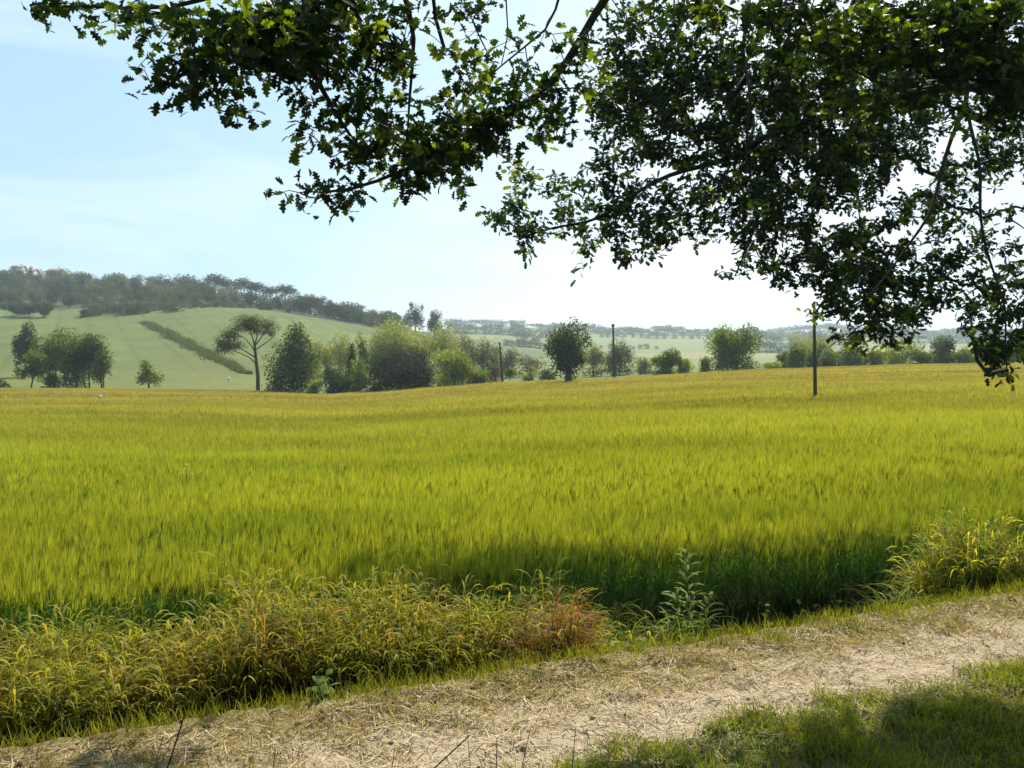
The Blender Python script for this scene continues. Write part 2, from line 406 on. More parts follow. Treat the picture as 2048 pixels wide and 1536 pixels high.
def build_crop():
    g = Geo()
    def tint(P):
        s = snoise(P[:, :2], 4.5, 51); s2 = snoise(P[:, :2] * np.array([0.35, 1.0]), 7, 52); s3 = snoise(P[:, :2] * np.array([0.25, 1.0]), 22, 53)
        return s, s2, s3
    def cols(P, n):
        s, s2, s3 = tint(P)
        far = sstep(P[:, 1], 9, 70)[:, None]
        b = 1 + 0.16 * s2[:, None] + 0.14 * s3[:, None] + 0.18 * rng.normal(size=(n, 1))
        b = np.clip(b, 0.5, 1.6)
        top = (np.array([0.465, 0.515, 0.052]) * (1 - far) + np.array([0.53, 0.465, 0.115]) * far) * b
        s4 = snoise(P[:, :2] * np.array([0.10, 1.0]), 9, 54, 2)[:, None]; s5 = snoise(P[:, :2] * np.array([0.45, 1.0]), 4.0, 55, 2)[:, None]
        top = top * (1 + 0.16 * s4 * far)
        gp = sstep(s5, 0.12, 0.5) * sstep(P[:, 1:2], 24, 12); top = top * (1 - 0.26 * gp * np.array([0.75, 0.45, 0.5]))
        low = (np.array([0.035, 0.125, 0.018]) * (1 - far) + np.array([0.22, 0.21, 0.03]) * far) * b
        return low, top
    def height(P, n):
        s, s2, s3 = tint(P)
        return (WH - 0.06) * (1 + 0.05 * s + 0.05 * s2 + 0.045 * rng.normal(size=n)) * np.where(rng.random(n) < 0.08, 0.85, 1.0)
    # nearest: stems, leaves, ears and awns
    for (y0, y1, dens, naw, wk) in ((5.4, 10.5, 380, 9, 0.85), (10.5, 17, 260, 7, 1.1)):
        P = crop_points(y0, y1, dens); n = len(P)
        low, top = cols(P, n); hgt = height(P, n)
        az = rng.normal(0.3, 1.2, n); th = np.abs(rng.normal(0, 0.06, n)); kp = np.abs(rng.normal(0.12, 0.12, n))
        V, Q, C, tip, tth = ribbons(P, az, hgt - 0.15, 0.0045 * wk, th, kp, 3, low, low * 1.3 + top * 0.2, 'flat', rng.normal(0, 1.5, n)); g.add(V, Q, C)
        for lf in range(3):
            fr = 0.15 + 0.24 * lf + 0.1 * rng.random(n)
            base = P * (1 - fr[:, None]) + tip * fr[:, None]
            la = rng.random(n) * 6.28
            cc = low * (0.8 + 0.5 * rng.random((n, 1))) + np.array([0.0, 0.015, 0.01]) + 0.11 * lf * top
            V, Q, C, _, _ = ribbons(base, la, 0.20 + 0.14 * rng.random(n), 0.011 * wk, 0.25 + 0.3 * rng.random(n), 0.5 + 1.3 * rng.random(n), 3, cc, cc * 1.35, 'leaf', rng.normal(0, 0.7, n)); g.add(V, Q, C)
        ea = tth + 0.1 * rng.random(n)
        ear = np.where(rng.random((n, 1)) < 0.14, low * 0.5 + top * 0.03, low * 0.6 + top * 0.34)
        V, Q, C, etip, eth = ribbons(tip, az, 0.075, 0.012 * wk, ea, 0.25 * rng.random(n), 2, ear, ear * 1.2, 'spindle', 0.0); g.add(V, Q, C)
        V, Q, C, _, _ = ribbons(tip, az, 0.075, 0.012 * wk, ea, 0.25 * rng.random(n), 2, ear, ear * 1.2, 'spindle', 1.57); g.add(V, Q, C)
        for k in range(naw):
            f = (k + 0.5) / naw
            base = tip * (1 - f) + etip * f
            aa = az + rng.normal(0, 1.6, n)
            V, Q, C, _, _ = ribbons(base, aa, 0.11 + 0.07 * rng.random(n), 0.0042 * wk, 0.10 + 0.22 * rng.random(n), 0.15, 1, top * 0.95, top * 1.15, 'taper', rng.random(n) * 3); g.add(V, Q, C)
    for (y0, y1, dens, wd, segs) in ((17, 32, 170, 0.011, 2), (32, 62, 62, 0.024, 2), (62, 150, 20, 0.052, 2)):
        P = crop_points(y0, y1, dens); n = len(P)
        low, top = cols(P, n); hgt = height(P, n)
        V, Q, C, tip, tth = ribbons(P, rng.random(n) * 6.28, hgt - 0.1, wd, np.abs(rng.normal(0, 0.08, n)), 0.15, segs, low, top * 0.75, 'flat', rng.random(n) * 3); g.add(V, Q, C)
        for k in range(3 if y0 < 60 else 2):
            V, Q, C, _, _ = ribbons(tip - np.array([0, 0, 0.06]), rng.random(n) * 6.28, 0.15 + 0.09 * rng.random(n), wd * 0.9, 0.1 + 0.45 * rng.random(n), 0.3, 1, top * 0.85, top * 1.1, 'taper', rng.random(n) * 3); g.add(V, Q, C)
    o = g.build("barley_field", M_WHEAT)
    tag(o, "wide field of ripening yellow green bearded barley stretching from the ditch to the trees", "crop", kind='stuff')
build_crop()

# ------------------------------------------------------------------ ground cover near the path
def strip_points(n, u0, u1, v0, v1):
    u = u0 + (u1 - u0) * rng.random(n); v = v0 + (v1 - v0) * rng.random(n)
    X, Y = from_uv(u, v)
    return X, Y, u, v

def build_ground_cover():
    # mown turf on the near side of the path
    X, Y, u, v = strip_points(210000, -3.2, 5.2, -3.4, -0.72)
    P = np.stack([X, Y], 1)
    n1 = snoise(P, 0.6, 11); n2 = snoise(P, 2.5, 12); n5 = snoise(P, 0.35, 61); n6 = snoise(P, 0.9, 62)
    dens = sstep(-(v + 0.13 * n1), 0.93, 1.12) * (0.30 + 0.7 * sstep(n6 + 0.5 * n5, -0.35, 0.25))
    keep = (rng.random(len(X)) < dens) & (Y > 1.6)
    X, Y, n5, n6 = X[keep], Y[keep], n5[keep], n6[keep]
    n = len(X); Pz = np.stack([X, Y, ground_z(X, Y)], 1)
    b = (0.8 + 0.5 * rng.random((n, 1)))
    dry = (rng.random((n, 1)) < 0.16)
    c = np.where(dry, [0.30, 0.24, 0.10], [0.36, 0.40, 0.036]) * b
    g = Geo()
    Ln = (0.035 + 0.05 * rng.random(n)) * (1 + 0.6 * np.clip(n6, 0, 1))
    V, Q, C, _, _ = ribbons(Pz, rng.random(n) * 6.28, Ln, 0.0046, 0.1 + 0.6 * rng.random(n), 0.9 * rng.random(n), 2, c * 0.6, c * 1.15, 'leaf', rng.normal(0, 0.8, n)); g.add(V, Q, C)
    # small round clover leaflets among the blades
    m = rng.random(n) < 0.16; k = int(m.sum())
    q = Pz[m] + np.array([0, 0, 0.02]) + rng.normal(0, 0.01, (k, 3)) * np.array([1, 1, 0.5])
    for j in range(3):
        V, Q, C, _, _ = ribbons(q, rng.random(k) * 6.28, 0.016, 0.013, 1.1 + 0.4 * rng.random(k), 0.4, 2, np.array([0.12, 0.20, 0.025]), np.array([0.17, 0.27, 0.035]), 'spindle'); g.add(V, Q, C)
    tag(g.build("turf", M_GRASS), "short green turf with clover under the tree on the near side of the path", "grass", kind='stuff')

    # dried grass and fresh tufts along the far verge
    X, Y, u, v = strip_points(150000, -6, 13, -0.95, 0.085)
    P = np.stack([X, Y], 1)
    n1 = snoise(P, 0.6, 11); n4 = snoise(P, 0.45, 63); n7 = snoise(P, 3.0, 64)
    dens = sstep(v + 0.14 * n1 + 0.12 * n4, -0.82, -0.28) * (0.35 + 0.65 * sstep(n4, -0.4, 0.3))
    keep = rng.random(len(X)) < dens
    X, Y, v, u, n4, n7 = [q[keep] for q in (X, Y, v, u, n4, n7)]
    n = len(X); Pz = np.stack([X, Y, ground_z(X, Y) - 0.003], 1)
    green = sstep(v + 0.05 * n4 + 0.10 * n7 + 0.05 * np.clip(u - 1.5, 0, 5), -0.20, 0.03) * 0.85 + 0.10
    isg = rng.random(n) < green
    b = (0.7 + 0.6 * rng.random((n, 1)))
    c = np.where(isg[:, None], [0.33, 0.345, 0.040], [0.52, 0.41, 0.175]) * b
    brown = rng.random(n) < 0.14
    c[brown & ~isg] *= np.array([0.55, 0.36, 0.3])
    g = Geo()
    Ln = np.where(isg, 0.035 + 0.07 * rng.random(n) ** 2 + 0.10 * (rng.random(n) < 0.02) + 0.03 * sstep(v, -0.08, 0.06), 0.03 + 0.05 * rng.random(n))
    lean = np.where(isg, 0.1 + 0.5 * rng.random(n), 0.6 + 0.9 * rng.random(n))
    V, Q, C, _, _ = ribbons(Pz, rng.random(n) * 6.28, Ln, np.where(isg, 0.0042, 0.0045), lean, 0.7 * rng.random(n), 2, c * 0.75, c * 1.1, 'leaf', rng.normal(0, 0.8, n)); g.add(V, Q, C)
    tag(g.build("verge_grass", M_GRASS), "dry yellow and green grass verge between the pale path and the ditch", "grass", kind='stuff')

    # straw and clippings strewn over the path
    X, Y, u, v = strip_points(52000, -4.5, 9, -1.25, -0.05)
    P = np.stack([X, Y], 1); n8 = snoise(P, 0.5, 65)
    keep = rng.random(len(X)) < 0.35 + 0.65 * sstep(n8, -0.3, 0.4)
    X, Y = X[keep], Y[keep]; n = len(X)
    Pz = np.stack([X, Y, ground_z(X, Y) + 0.004 + 0.006 * rng.random(n)], 1)
    c = np.array([0.76, 0.63, 0.41]) * (0.55 + 0.65 * rng.random((n, 1)))
    dk = rng.random(n) < 0.18; c[dk] = np.array([0.20, 0.13, 0.06]) * (0.7 + 0.5 * rng.random((int(dk.sum()), 1)))
    g = Geo()
    V, Q, C, _, _ = ribbons(Pz, rng.random(n) * 6.28, 0.015 + 0.10 * rng.random(n) ** 2.2, 0.0018 + 0.0028 * rng.random(n), 1.42 + 0.16 * rng.random(n), rng.normal(0, 0.18, n), 2, c, c, 'flat', 0.0); g.add(V, Q, C)
    tag(g.build("straw_litter", M_STRAW), "pale straw and grass clippings scattered over the dusty path", "straw", kind='stuff')
build_ground_cover()

def build_clods():
    X, Y, u, v = strip_points(1500, -4.5, 9, -1.2, 0.0)
    keep = rng.random(len(X)) < 0.25 + 0.75 * sstep(np.abs(v + 0.62), 0.15, 0.5); X, Y = X[keep], Y[keep]
    n = len(X); r = 0.004 + 0.018 * rng.random(n) ** 4
    dirs = np.array([(1, 0, 0), (0, 1, 0), (-1, 0, 0), (0, -1, 0), (0, 0, 1), (0, 0, -0.6)], float)
    V = dirs[None] * (r[:, None] * (0.6 + 0.7 * rng.random((n, 6))))[..., None]
    a = rng.random(n) * 6.28; ca, sa = np.cos(a)[:, None], np.sin(a)[:, None]
    V = np.stack([V[..., 0] * ca - V[..., 1] * sa, V[..., 0] * sa + V[..., 1] * ca, V[..., 2] * 0.8], -1) + np.stack([X, Y, ground_z(X, Y) + 0.3 * r], 1)[:, None]
    fc = np.array([(0, 1, 4), (1, 2, 4), (2, 3, 4), (3, 0, 4), (1, 0, 5), (2, 1, 5), (3, 2, 5), (0, 3, 5)])
    c = np.where(rng.random((n, 1)) < 0.45, [0.16, 0.11, 0.065], [0.42, 0.34, 0.24]) * (0.7 + 0.5 * rng.random((n, 1)))
    g = Geo(); g.add(V.reshape(-1, 3), (np.arange(n)[:, None, None] * 6 + fc[None]).reshape(-1, 3), np.repeat(c, 6, 0))
    tag(g.build("clods", M_PATH), "small clods and pebbles lying on the dusty path", "clods", kind='stuff')
build_clods()

# ------------------------------------------------------------------ weeds in the ditch
GREEN, YEL, TAN, RUST = np.array([0.055, 0.105, 0.018]), np.array([0.42, 0.42, 0.036]), np.array([0.54, 0.37, 0.10]), np.array([0.25, 0.085, 0.03])
def tall_grass(g, P, hgt, kind, leafy=4, wk=1.0, bare=0.08):
    """P (n,3) roots, hgt (n,) heights, kind (n,3) colour of the dry upper part"""
    n = len(P)
    b = 0.75 + 0.5 * rng.random((n, 1))
    az = rng.random(n) * 6.28
    low = GREEN * b * (0.28 if bare < 0.3 else 0.12); up = kind * b  # stem feet darkened to imitate the shade low in the grass
    V, Q, C, tip, th = ribbons(P, az, hgt * 0.95, 0.0042 * wk, 0.12 * rng.random(n), 0.5 * rng.random(n), 4, low, up, 'flat', rng.normal(0, 0.6, n)); g.add(V, Q, C)
    # nodding seed head
    V, Q, C, t2, th2 = ribbons(tip, az, 0.10 + 0.10 * rng.random(n), 0.010 * wk, th, 1.2 + 1.3 * rng.random(n), 4, up, up * 1.15, 'spindle', rng.normal(0, 0.4, n)); g.add(V, Q, C)
    if bare > 0.3:                                              # lower leaves near black: shade inside the stand put into their colour
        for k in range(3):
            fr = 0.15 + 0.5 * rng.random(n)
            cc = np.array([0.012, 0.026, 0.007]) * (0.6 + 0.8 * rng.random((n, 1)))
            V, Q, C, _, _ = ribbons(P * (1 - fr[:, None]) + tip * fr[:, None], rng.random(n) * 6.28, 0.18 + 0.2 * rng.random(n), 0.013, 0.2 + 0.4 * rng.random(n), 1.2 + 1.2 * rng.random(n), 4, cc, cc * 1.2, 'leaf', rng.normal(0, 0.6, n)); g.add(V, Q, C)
    for k in range(leafy):
        fr = bare + (0.88 - bare) * rng.random(n) ** 0.8
        base = P * (1 - fr[:, None]) + tip * fr[:, None]
        mixc = fr[:, None] ** 2.4
        cc = (GREEN * (0.15 + 0.75 * fr[:, None] ** 2) * (1 - mixc) + (0.6 * kind + 0.4 * YEL) * mixc) * (0.7 + 0.6 * rng.random((n, 1)))  # leaf colour darkens towards the root as painted shade
        V, Q, C, _, _ = ribbons(base, az + rng.normal(0, 2.0, n), (0.20 + 0.26 * rng.random(n)) * (0.66 if bare > 0.3 else 1.0), (0.009 + 0.006 * rng.random(n)) * wk, 0.15 + 0.35 * rng.random(n), 1.4 + 1.4 * rng.random(n), 5, cc, cc * 1.25, 'leaf', rng.normal(0, 0.6, n)); g.add(V, Q, C)

def build_weeds():
    # belt of tall grass; its height follows the photo's ragged top line
    X, Y, u, v = strip_points(9800, -6.0, 1.75, 0.74, 1.85)
    P2 = np.stack([X, Y], 1)
    z = ground_z(X, Y)
    n1 = snoise(P2, 0.9, 71); n2 = snoise(P2, 0.35, 72); n3 = snoise(P2, 1.6, 73)
    px = 1024 + X / Y * F
    top = np.interp(px, [-1500, 0, 90, 200, 300, 420, 500, 620, 720, 900, 1050, 1130, 1200, 1260, 1330, 1420, 1480],
                    [0.32, 0.26, 0.30, 0.20, 0.26, 0.30, 0.42, 0.42, 0.36, 0.22, 0.15, 0.08, -0.05, -0.22, -0.28, -0.36, -0.50])
    hgt = (top - 0.21 - z) * (1 + 0.20 * n1 + 0.15 * n2) * (0.76 + 0.24 * rng.random(len(X)))
    mid = 1 - np.abs(v - 1.2) / 0.9
    keep = (rng.random(len(X)) < (0.35 + 0.65 * mid) * (0.45 + 0.55 * sstep(n2 + n1, -0.6, 0.2)) * np.where(px < 1180, 1, 0.5)) & (hgt > 0.1) & (Y > 1)
    P = np.stack([X, Y, z - 0.01], 1)[keep]; hgt = np.clip(hgt[keep], 0.15, 1.4)
    m = np.clip(0.20 + 0.6 * n3[keep] + 0.25 * rng.normal(size=len(P)) - 0.0006 * (px[keep] - 400), 0, 1)[:, None]
    kind = YEL * (1 - m) + TAN * m
    gr = (snoise(P[:, :2], 1.3, 75) > -0.05)[:, None] & (rng.random((len(P), 1)) < 0.7); kind = np.where(gr, np.array([0.25, 0.285, 0.030]) * 0.85 + 0.15 * kind, kind)
    rust = (snoise(P[:, :2], 1.1, 74) > 0.35) & (rng.random(len(P)) < 0.5)
    kind[rust] = 0.5 * RUST + 0.5 * TAN
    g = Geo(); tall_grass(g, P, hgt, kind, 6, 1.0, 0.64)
    tag(g.build("roadside_grass", M_GRASS), "tall arching yellow and brown grasses filling the ditch beside the path", "grass", kind='stuff')
    # low undergrowth all along the ditch floor, near black to stand in for shade
    X, Y, u, v = strip_points(24000, -6, 8, 0.18, 2.2)
    z = ground_z(X, Y); n = len(X); P = np.stack([X, Y, z], 1)
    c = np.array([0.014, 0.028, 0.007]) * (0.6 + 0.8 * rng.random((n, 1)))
    g = Geo()
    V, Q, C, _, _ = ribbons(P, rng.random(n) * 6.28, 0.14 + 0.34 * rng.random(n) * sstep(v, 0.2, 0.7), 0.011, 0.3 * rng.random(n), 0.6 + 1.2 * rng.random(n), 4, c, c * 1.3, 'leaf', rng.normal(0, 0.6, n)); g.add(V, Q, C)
    tag(g.build("ditch_shade_undergrowth", M_GRASS), "low undergrowth on the floor of the ditch, near black as painted shade", "undergrowth", kind='stuff')

def clump(name, label, cat, u, v, ru, rv, n, h, kinds, leafy=5, spread=0.25):
    """a rounded tussock standing at (u, v) along the ditch"""
    a = rng.random(n) * 6.28; r = np.sqrt(rng.random(n))
    du, dv = ru * r * np.cos(a), rv * r * np.sin(a)
    X, Y = from_uv(u + du, v + dv)
    cx, cy = from_uv(u, v); cz = gz(cx, cy)
    P = np.stack([X - cx, Y - cy, ground_z(X, Y) - cz - 0.01], 1)
    hh = h * (1 - 0.45 * r ** 2) * (0.70 + 0.35 * rng.random(n))
    kind = np.array(kinds)[rng.integers(0, len(kinds), n)]
    g = Geo(); tall_grass(g, P, hh, kind, leafy)
    o = g.build(name, M_GRASS); o.location = (cx, cy, cz)
    return tag(o, label, cat)

def leafy_weed(name, label, cat, x, y, h, n_leaf, leaf_len, leaf_w, col, stems=1, droop=0.8, group=None):
    z = gz(x, y)
    e = tag(empty(name, (x, y, z)), label, cat, group)
    gl = Geo()
    for s in range(stems):
        gs = Geo()
        a = random.random() * 6.28; lean = 0.04 + 0.22 * random.random() * (stems > 1)
        k = np.linspace(0, 1, 5)[:, None]
        hh = h * (1 if s == 0 else 0.55 + 0.4 * random.random())
        pts = np.concatenate([np.cos(a) * lean * hh * k ** 1.5, np.sin(a) * lean * hh * k ** 1.5, hh * k], 1) + np.array([0.04 * s * math.cos(a), 0.04 * s * math.sin(a), -0.01])
        tube(gs, pts, np.linspace(0.006, 0.002, 5), np.array(col) * 0.8, 5); gs.build("stem", M_GRASS, e)
        f = 0.08 + 0.92 * np.linspace(0, 1, n_leaf)
        base = np.stack([np.interp(f, k[:, 0], pts[:, i]) for i in range(3)], 1)
        cc = np.array(col) * (0.75 + 0.5 * rng.random((n_leaf, 1)))
        V, Q, C, _, _ = ribbons(base, np.arange(n_leaf) * 2.4 + random.random(), leaf_len * (1 - 0.55 * f) * (0.8 + 0.4 * rng.random(n_leaf)), leaf_w * (1 - 0.4 * f), 0.7 + 0.3 * rng.random(n_leaf), droop, 4, cc, cc * 1.2, 'spindle', rng.normal(0, 0.3, n_leaf)); gl.add(V, Q, C)
    gl.build("leaves", M_GRASS, e)
    return e

def uv_at(px, v):
    """u of the point of the line v seen in column px"""
    t = (px - 1024) / F
    # X = t*Y ; solve v = E2.(X, Y-4.55)
    Y = (v + E2[1] * P0[1]) / (E2[0] * t + E2[1]); X = t * Y
    return uv(X, Y)[0]

build_weeds()
clump("grass_clump", "large yellow green mound of tall grass at the right edge, before the barley", "grass clump", uv_at(1945, 0.80), 0.80, 0.58, 0.36, 620, 1.12, [YEL * 1.5, YEL * 1.7, YEL * 1.8, GREEN * 2.8, TAN * 1.2], 7)
clump("dried_grass_clump", "rust red and brown clump of dried grass in the ditch between green clumps", "grass clump", uv_at(1118, 0.62), 0.62, 0.22, 0.24, 190, 0.82, [RUST * 1.4, RUST * 1.5, RUST * 1.2 + 0.02, TAN * 0.8], 4)
clump("grass_clump", "green arching grass clump at the low end of the belt beside the tall leafy weed", "grass clump", uv_at(1290, 0.55), 0.55, 0.42, 0.26, 170, 0.55, [GREEN * 2.4, YEL], 5)
clump("grass_clump", "small grass clump hanging over the ditch just left of the large yellow green mound", "grass clump", uv_at(1785, 0.42), 0.42, 0.16, 0.16, 60, 0.46, [YEL, GREEN * 2.2], 5)
def place_uv(px, v): return from_uv(uv_at(px, v), v)
x, y = place_uv(1385, 0.62); leafy_weed("leafy_weed", "tall upright leafy green weed rising above the low end of the grass belt", "weed", x, y, 1.0, 60, 0.22, 0.034, [0.17, 0.24, 0.032], 3, 0.9)
x, y = place_uv(810, 1.55); leafy_weed("leafy_weed", "small pale yellow green weed standing against the dark barley stems", "weed", x, y, 0.98, 18, 0.12, 0.05, [0.26, 0.30, 0.05], 2, 0.5)
for px, v, h, lab in ((1610, 0.30, 0.42, "low broad leaved weed with one pale shining leaf in the dark gap of the ditch"), (1545, 0.22, 0.34, "low broad leaved weed at the path edge, left of the one with the shining leaf"),
                      (1690, 0.24, 0.32, "low broad leaved weed at the path edge, right of the one with the shining leaf"), (1450, 0.24, 0.28, "small broad leaved weed at the foot of the tall leafy weed"),
                      (660, 0.10, 0.20, "small sunlit weed sprouting at the path edge in front of the black ditch shade")):
    x, y = place_uv(px, v); leafy_weed("broadleaf_weed", lab, "weed", x, y, h, 9, 0.10, 0.045, [0.13, 0.20, 0.035], 3, 0.9)

# pale flowering weed in the crop
def wildflower():
    x, y = (372 - 1024) * 12.2 / F, 12.2
    e = tag(empty("wildflower", (x, y, gz(x, y))), "single pale flowering weed sticking up out of the barley on the left", "wildflower")
    gs = Geo()
    tube(gs, [(0, 0, 0), (0.01, 0, 0.45), (0.0, 0.0, 0.86)], [0.005, 0.004, 0.003], [0.12, 0.16, 0.04], 5)
    for (dx, dy, zz) in ((-0.05, 0, 0.80), (0.0, 0.02, 0.81), (0.045, -0.01, 0.84), (0.015, 0, 0.93), (0.09, 0.01, 0.79), (-0.02, 0.03, 0.86)):
        tube(gs, [(0.0, 0, zz - 0.14), (dx * 0.7, dy, zz - 0.04), (dx, dy, zz)], [0.003, 0.002, 0.002], [0.14, 0.18, 0.05], 4)
        V, Q, C, _, _ = ribbons(np.tile([dx, dy, zz], (14, 1)), rng.random(14) * 6.28, 0.022 + 0.012 * rng.random(14), 0.014, 0.4 + 1.0 * rng.random(14), 0.4, 2, np.array([0.75, 0.73, 0.40]), np.array([0.82, 0.80, 0.5]), 'spindle'); gf = Geo(); gf.add(V, Q, C); gf.build("flower_head", M_GRASS, e)
    gs.build("stem", M_GRASS, e)
wildflower()

# dry dark stalks right in front of the camera
DS = [((296, 1560), (322, 1475), 2.35, 6, "thinner upright stalk left of the tallest dark stalk"), ((310, 1580), (367, 1425), 2.30, 8, "tallest dark dry stalk near the lower left corner, leaning right"),
      ((238, 1570), (213, 1482), 2.40, 5, "dark dry stalk leaning left, leftmost of the foreground stalks"), ((345, 1545), (382, 1505), 2.5, 4, "short dark stalk at the lower left leaning far to the right"),
      ((418, 1560), (402, 1490), 2.6, 3, "faint thin dry stalk leaning left on the path edge at the lower left"), ((535, 1570), (548, 1498), 2.6, 4, "short dry stalk on the path right of the tall leaning pair"),
      ((835, 1560), (937, 1470), 2.3, 7, "thick dark stalk slanting strongly to the right at the bottom middle"), ((934, 1560), (930, 1445), 2.5, 3, "thin vertical dry stalk beside the slanting thick stalk"),
      ((985, 1560), (991, 1475), 2.5, 5, "short upright dry stalk in the bottom middle"), ((1030, 1560), (1058, 1455), 2.45, 4, "thin dry stalk leaning right in the bottom middle"),
      ((1133, 1570), (1148, 1455), 2.4, 4, "rightmost thin dry stalk in front of the near turf"), ((775, 1560), (786, 1495), 2.5, 4, "short dry stalk left of the slanting thick stalk")]
for (a, b, Y, wpx, lab) in DS:
    A, B = at(a[0], a[1], Y), at(b[0], b[1], Y + 0.12)
    d = (B - A) / (B[2] - A[2]); gzv = gz(A[0], A[1])
    base = A - d * (A[2] - gzv); base[2] = gz(base[0], base[1]) - 0.01
    r = wpx * Y / F / 2
    g = Geo(); k = np.linspace(0, 1, 7)[:, None]
    pts = base * (1 - k) + B * k + np.array([0.012, 0, 0]) * np.sin(k * 9)
    tube(g, pts - base, np.linspace(r * 1.15, r * 0.35, 7), [0.045, 0.025, 0.014], 6)
    for j in (2, 4): tube(g, [pts[j] - base - d * 0.012, pts[j] - base + d * 0.012], [r * 1.35, r * 1.35], [0.06, 0.035, 0.02], 6)
    o = g.build("dry_stalk", M_WOOD); o.location = base
    tag(o, lab, "stalk", "dry stalks in the foreground")

# ------------------------------------------------------------------ trees of the field edge and the hills
def leaf_cloud(g, lobes, n, size, col, seed, shell=0.45, gap=0.25, droop=0.0, var=0.35, tipcol=None):
    """small leaf faces spread through ellipsoid lobes (cx,cy,cz,rx,ry,rz), thinner in places so that gaps show"""
    r = np.random.default_rng(seed)
    lob = np.array(lobes, float)
    wgt = lob[:, 3] * lob[:, 4] * lob[:, 5]; wgt = wgt ** 0.75; wgt /= wgt.sum()
    k = r.choice(len(lob), n, p=wgt)
    d = r.normal(size=(n, 3)); d /= np.linalg.norm(d, axis=1)[:, None]
    rad = r.random(n) ** shell
    P = lob[k, :3] + d * lob[k, 3:] * rad[:, None]
    mean = lob[:, 3:].mean()
    nn = snoise(P, mean * 0.9, seed + 1, 2); nf = snoise(P, mean * 0.35, seed + 2, 2)
    P = P + d * (nf * 0.16 * mean)[:, None] + r.normal(size=(n, 3)) * mean * 0.05
    keep = (nn * 0.6 + nf * 0.5 + r.normal(0, 0.25, n) > -0.75 + gap * 1.4) | (rad < 0.4)
    P, d, k = P[keep], d[keep], k[keep]; n = len(P)
    P[:, 2] = np.maximum(P[:, 2], 0.05)
    nr = d * 0.8 + r.normal(size=(n, 3)) * 0.75 + np.array([0, 0, 0.35]); nr /= np.linalg.norm(nr, axis=1)[:, None]
    a = np.cross(nr, r.normal(size=(n, 3))); a[:, 2] -= droop; a /= np.linalg.norm(a, axis=1)[:, None]
    b = np.cross(nr, a)
    s = size * (0.6 + 0.8 * r.random(n))[:, None]
    V = np.stack([P - a * s * 0.6, P + b * s * 0.36 + nr * s * 0.08, P + a * s * 0.7, P - b * s * 0.36 - nr * s * 0.05], 1)
    lobv = 1 + 0.22 * r.normal(size=len(lob))
    c = np.array(col)[None] * (np.clip(lobv[k], 0.6, 1.5) * (1 + var * (r.random(n) - 0.5) * 2 * 0.7) * (1 + 0.25 * nf[keep]))[:, None]
    if tipcol is not None:
        m = (r.random(n) < 0.35)[:, None]; c = np.where(m, np.array(tipcol)[None] * (0.8 + 0.4 * r.random((n, 1))), c)
    g.add(V.reshape(-1, 3), np.arange(4 * n).reshape(-1, 4), np.repeat(c, 4, 0))

def crown_lobes(H, W, cb, nl, seed, shape='round'):
    r = np.random.default_rng(seed)
    zc, rz = (cb + 1) / 2 * H, (1 - cb) / 2 * H
    out = []
    for i in range(nl):
        d = r.normal(size=3); d /= np.linalg.norm(d); q = 0.76 * r.random() ** 0.45
        c = d * q
        f = 0.20 + 0.32 * r.random() ** 1.6
        if shape == 'cone':
            hh = (c[2] + 1) / 2; sc = 1.15 - 0.85 * hh; c[:2] *= sc; f *= 0.6 + 0.5 * sc
        if shape == 'top': c[:2] *= 0.75 + 0.35 * (c[2] + 0.4)
        vz = 1.7 if shape == 'feather' else 1.0
        out.append((c[0] * W / 2 * 1.05, c[1] * W / 2 * 0.95, zc + c[2] * rz * 1.1, W / 2 * f * 1.15, W / 2 * f * 1.15, min(rz * f * 1.25 * vz, rz * 0.9)))
    out.append((0, 0, zc, W * 0.25, W * 0.25, rz * 0.75))
    zt = max(l[2] + l[5] for l in out); zb = min(l[2] - l[5] for l in out)
    s = (H - cb * H) / (zt - zb)
    xl, xr = min(l[0] - l[3] for l in out), max(l[0] + l[3] for l in out)
    q = W / (xr - xl); xm = (xl + xr) / 2
    out = [((a - xm) * q, b * q, cb * H + (z - zb) * s, x * q, y * q, zz * s) for a, b, z, x, y, zz in out]
    if cb < 0.06:                                               # skirts down to the ground
        for i in range(5):
            t = (i - 2) / 2.3
            out.append((t * W * 0.33, r.normal(0, W * 0.12), H * 0.13, W * 0.17, W * 0.2, H * 0.16))
    return out

BARKC = np.array([0.085, 0.065, 0.045])
def trunk_geo(g, H, W, cb, lobes, seed, r0, lean=0.0, col=BARKC, twigs=True, multi=1):
    r = np.random.default_rng(seed + 5)
    for m in range(multi):
        a = r.random() * 6.28; off = np.array([math.cos(a), math.sin(a), 0]) * (0.0 if multi == 1 else 0.10 * W)
        top = np.array([lean * H, 0, (cb + 0.55 * (1 - cb)) * H]) + off * 2
        k = np.linspace(0, 1, 6)[:, None]
        pts = off * (1 + k) + np.array([lean * H, 0, top[2]]) * k + np.concatenate([r.normal(0, 0.012 * H, (6, 2)) * (k > 0), np.zeros((6, 1))], 1)
        pts[0, 2] = -0.15
        tube(g, pts, np.linspace(r0 * 1.25, r0 * 0.35, 6) * (1 if multi == 1 else 0.7), col, 7)
        if twigs:
            for l in lobes[m::multi][:7]:
                st = pts[2 + r.integers(0, 3)]
                e = np.array(l[:3]) * 0.95 + np.array([0, 0, 0.02 * H]); mid = st * 0.5 + e * 0.5 + np.array([0, 0, 0.04 * H]) * r.normal()
                tube(g, [st, mid, e], [r0 * 0.42, r0 * 0.28, r0 * 0.1], col, 5)

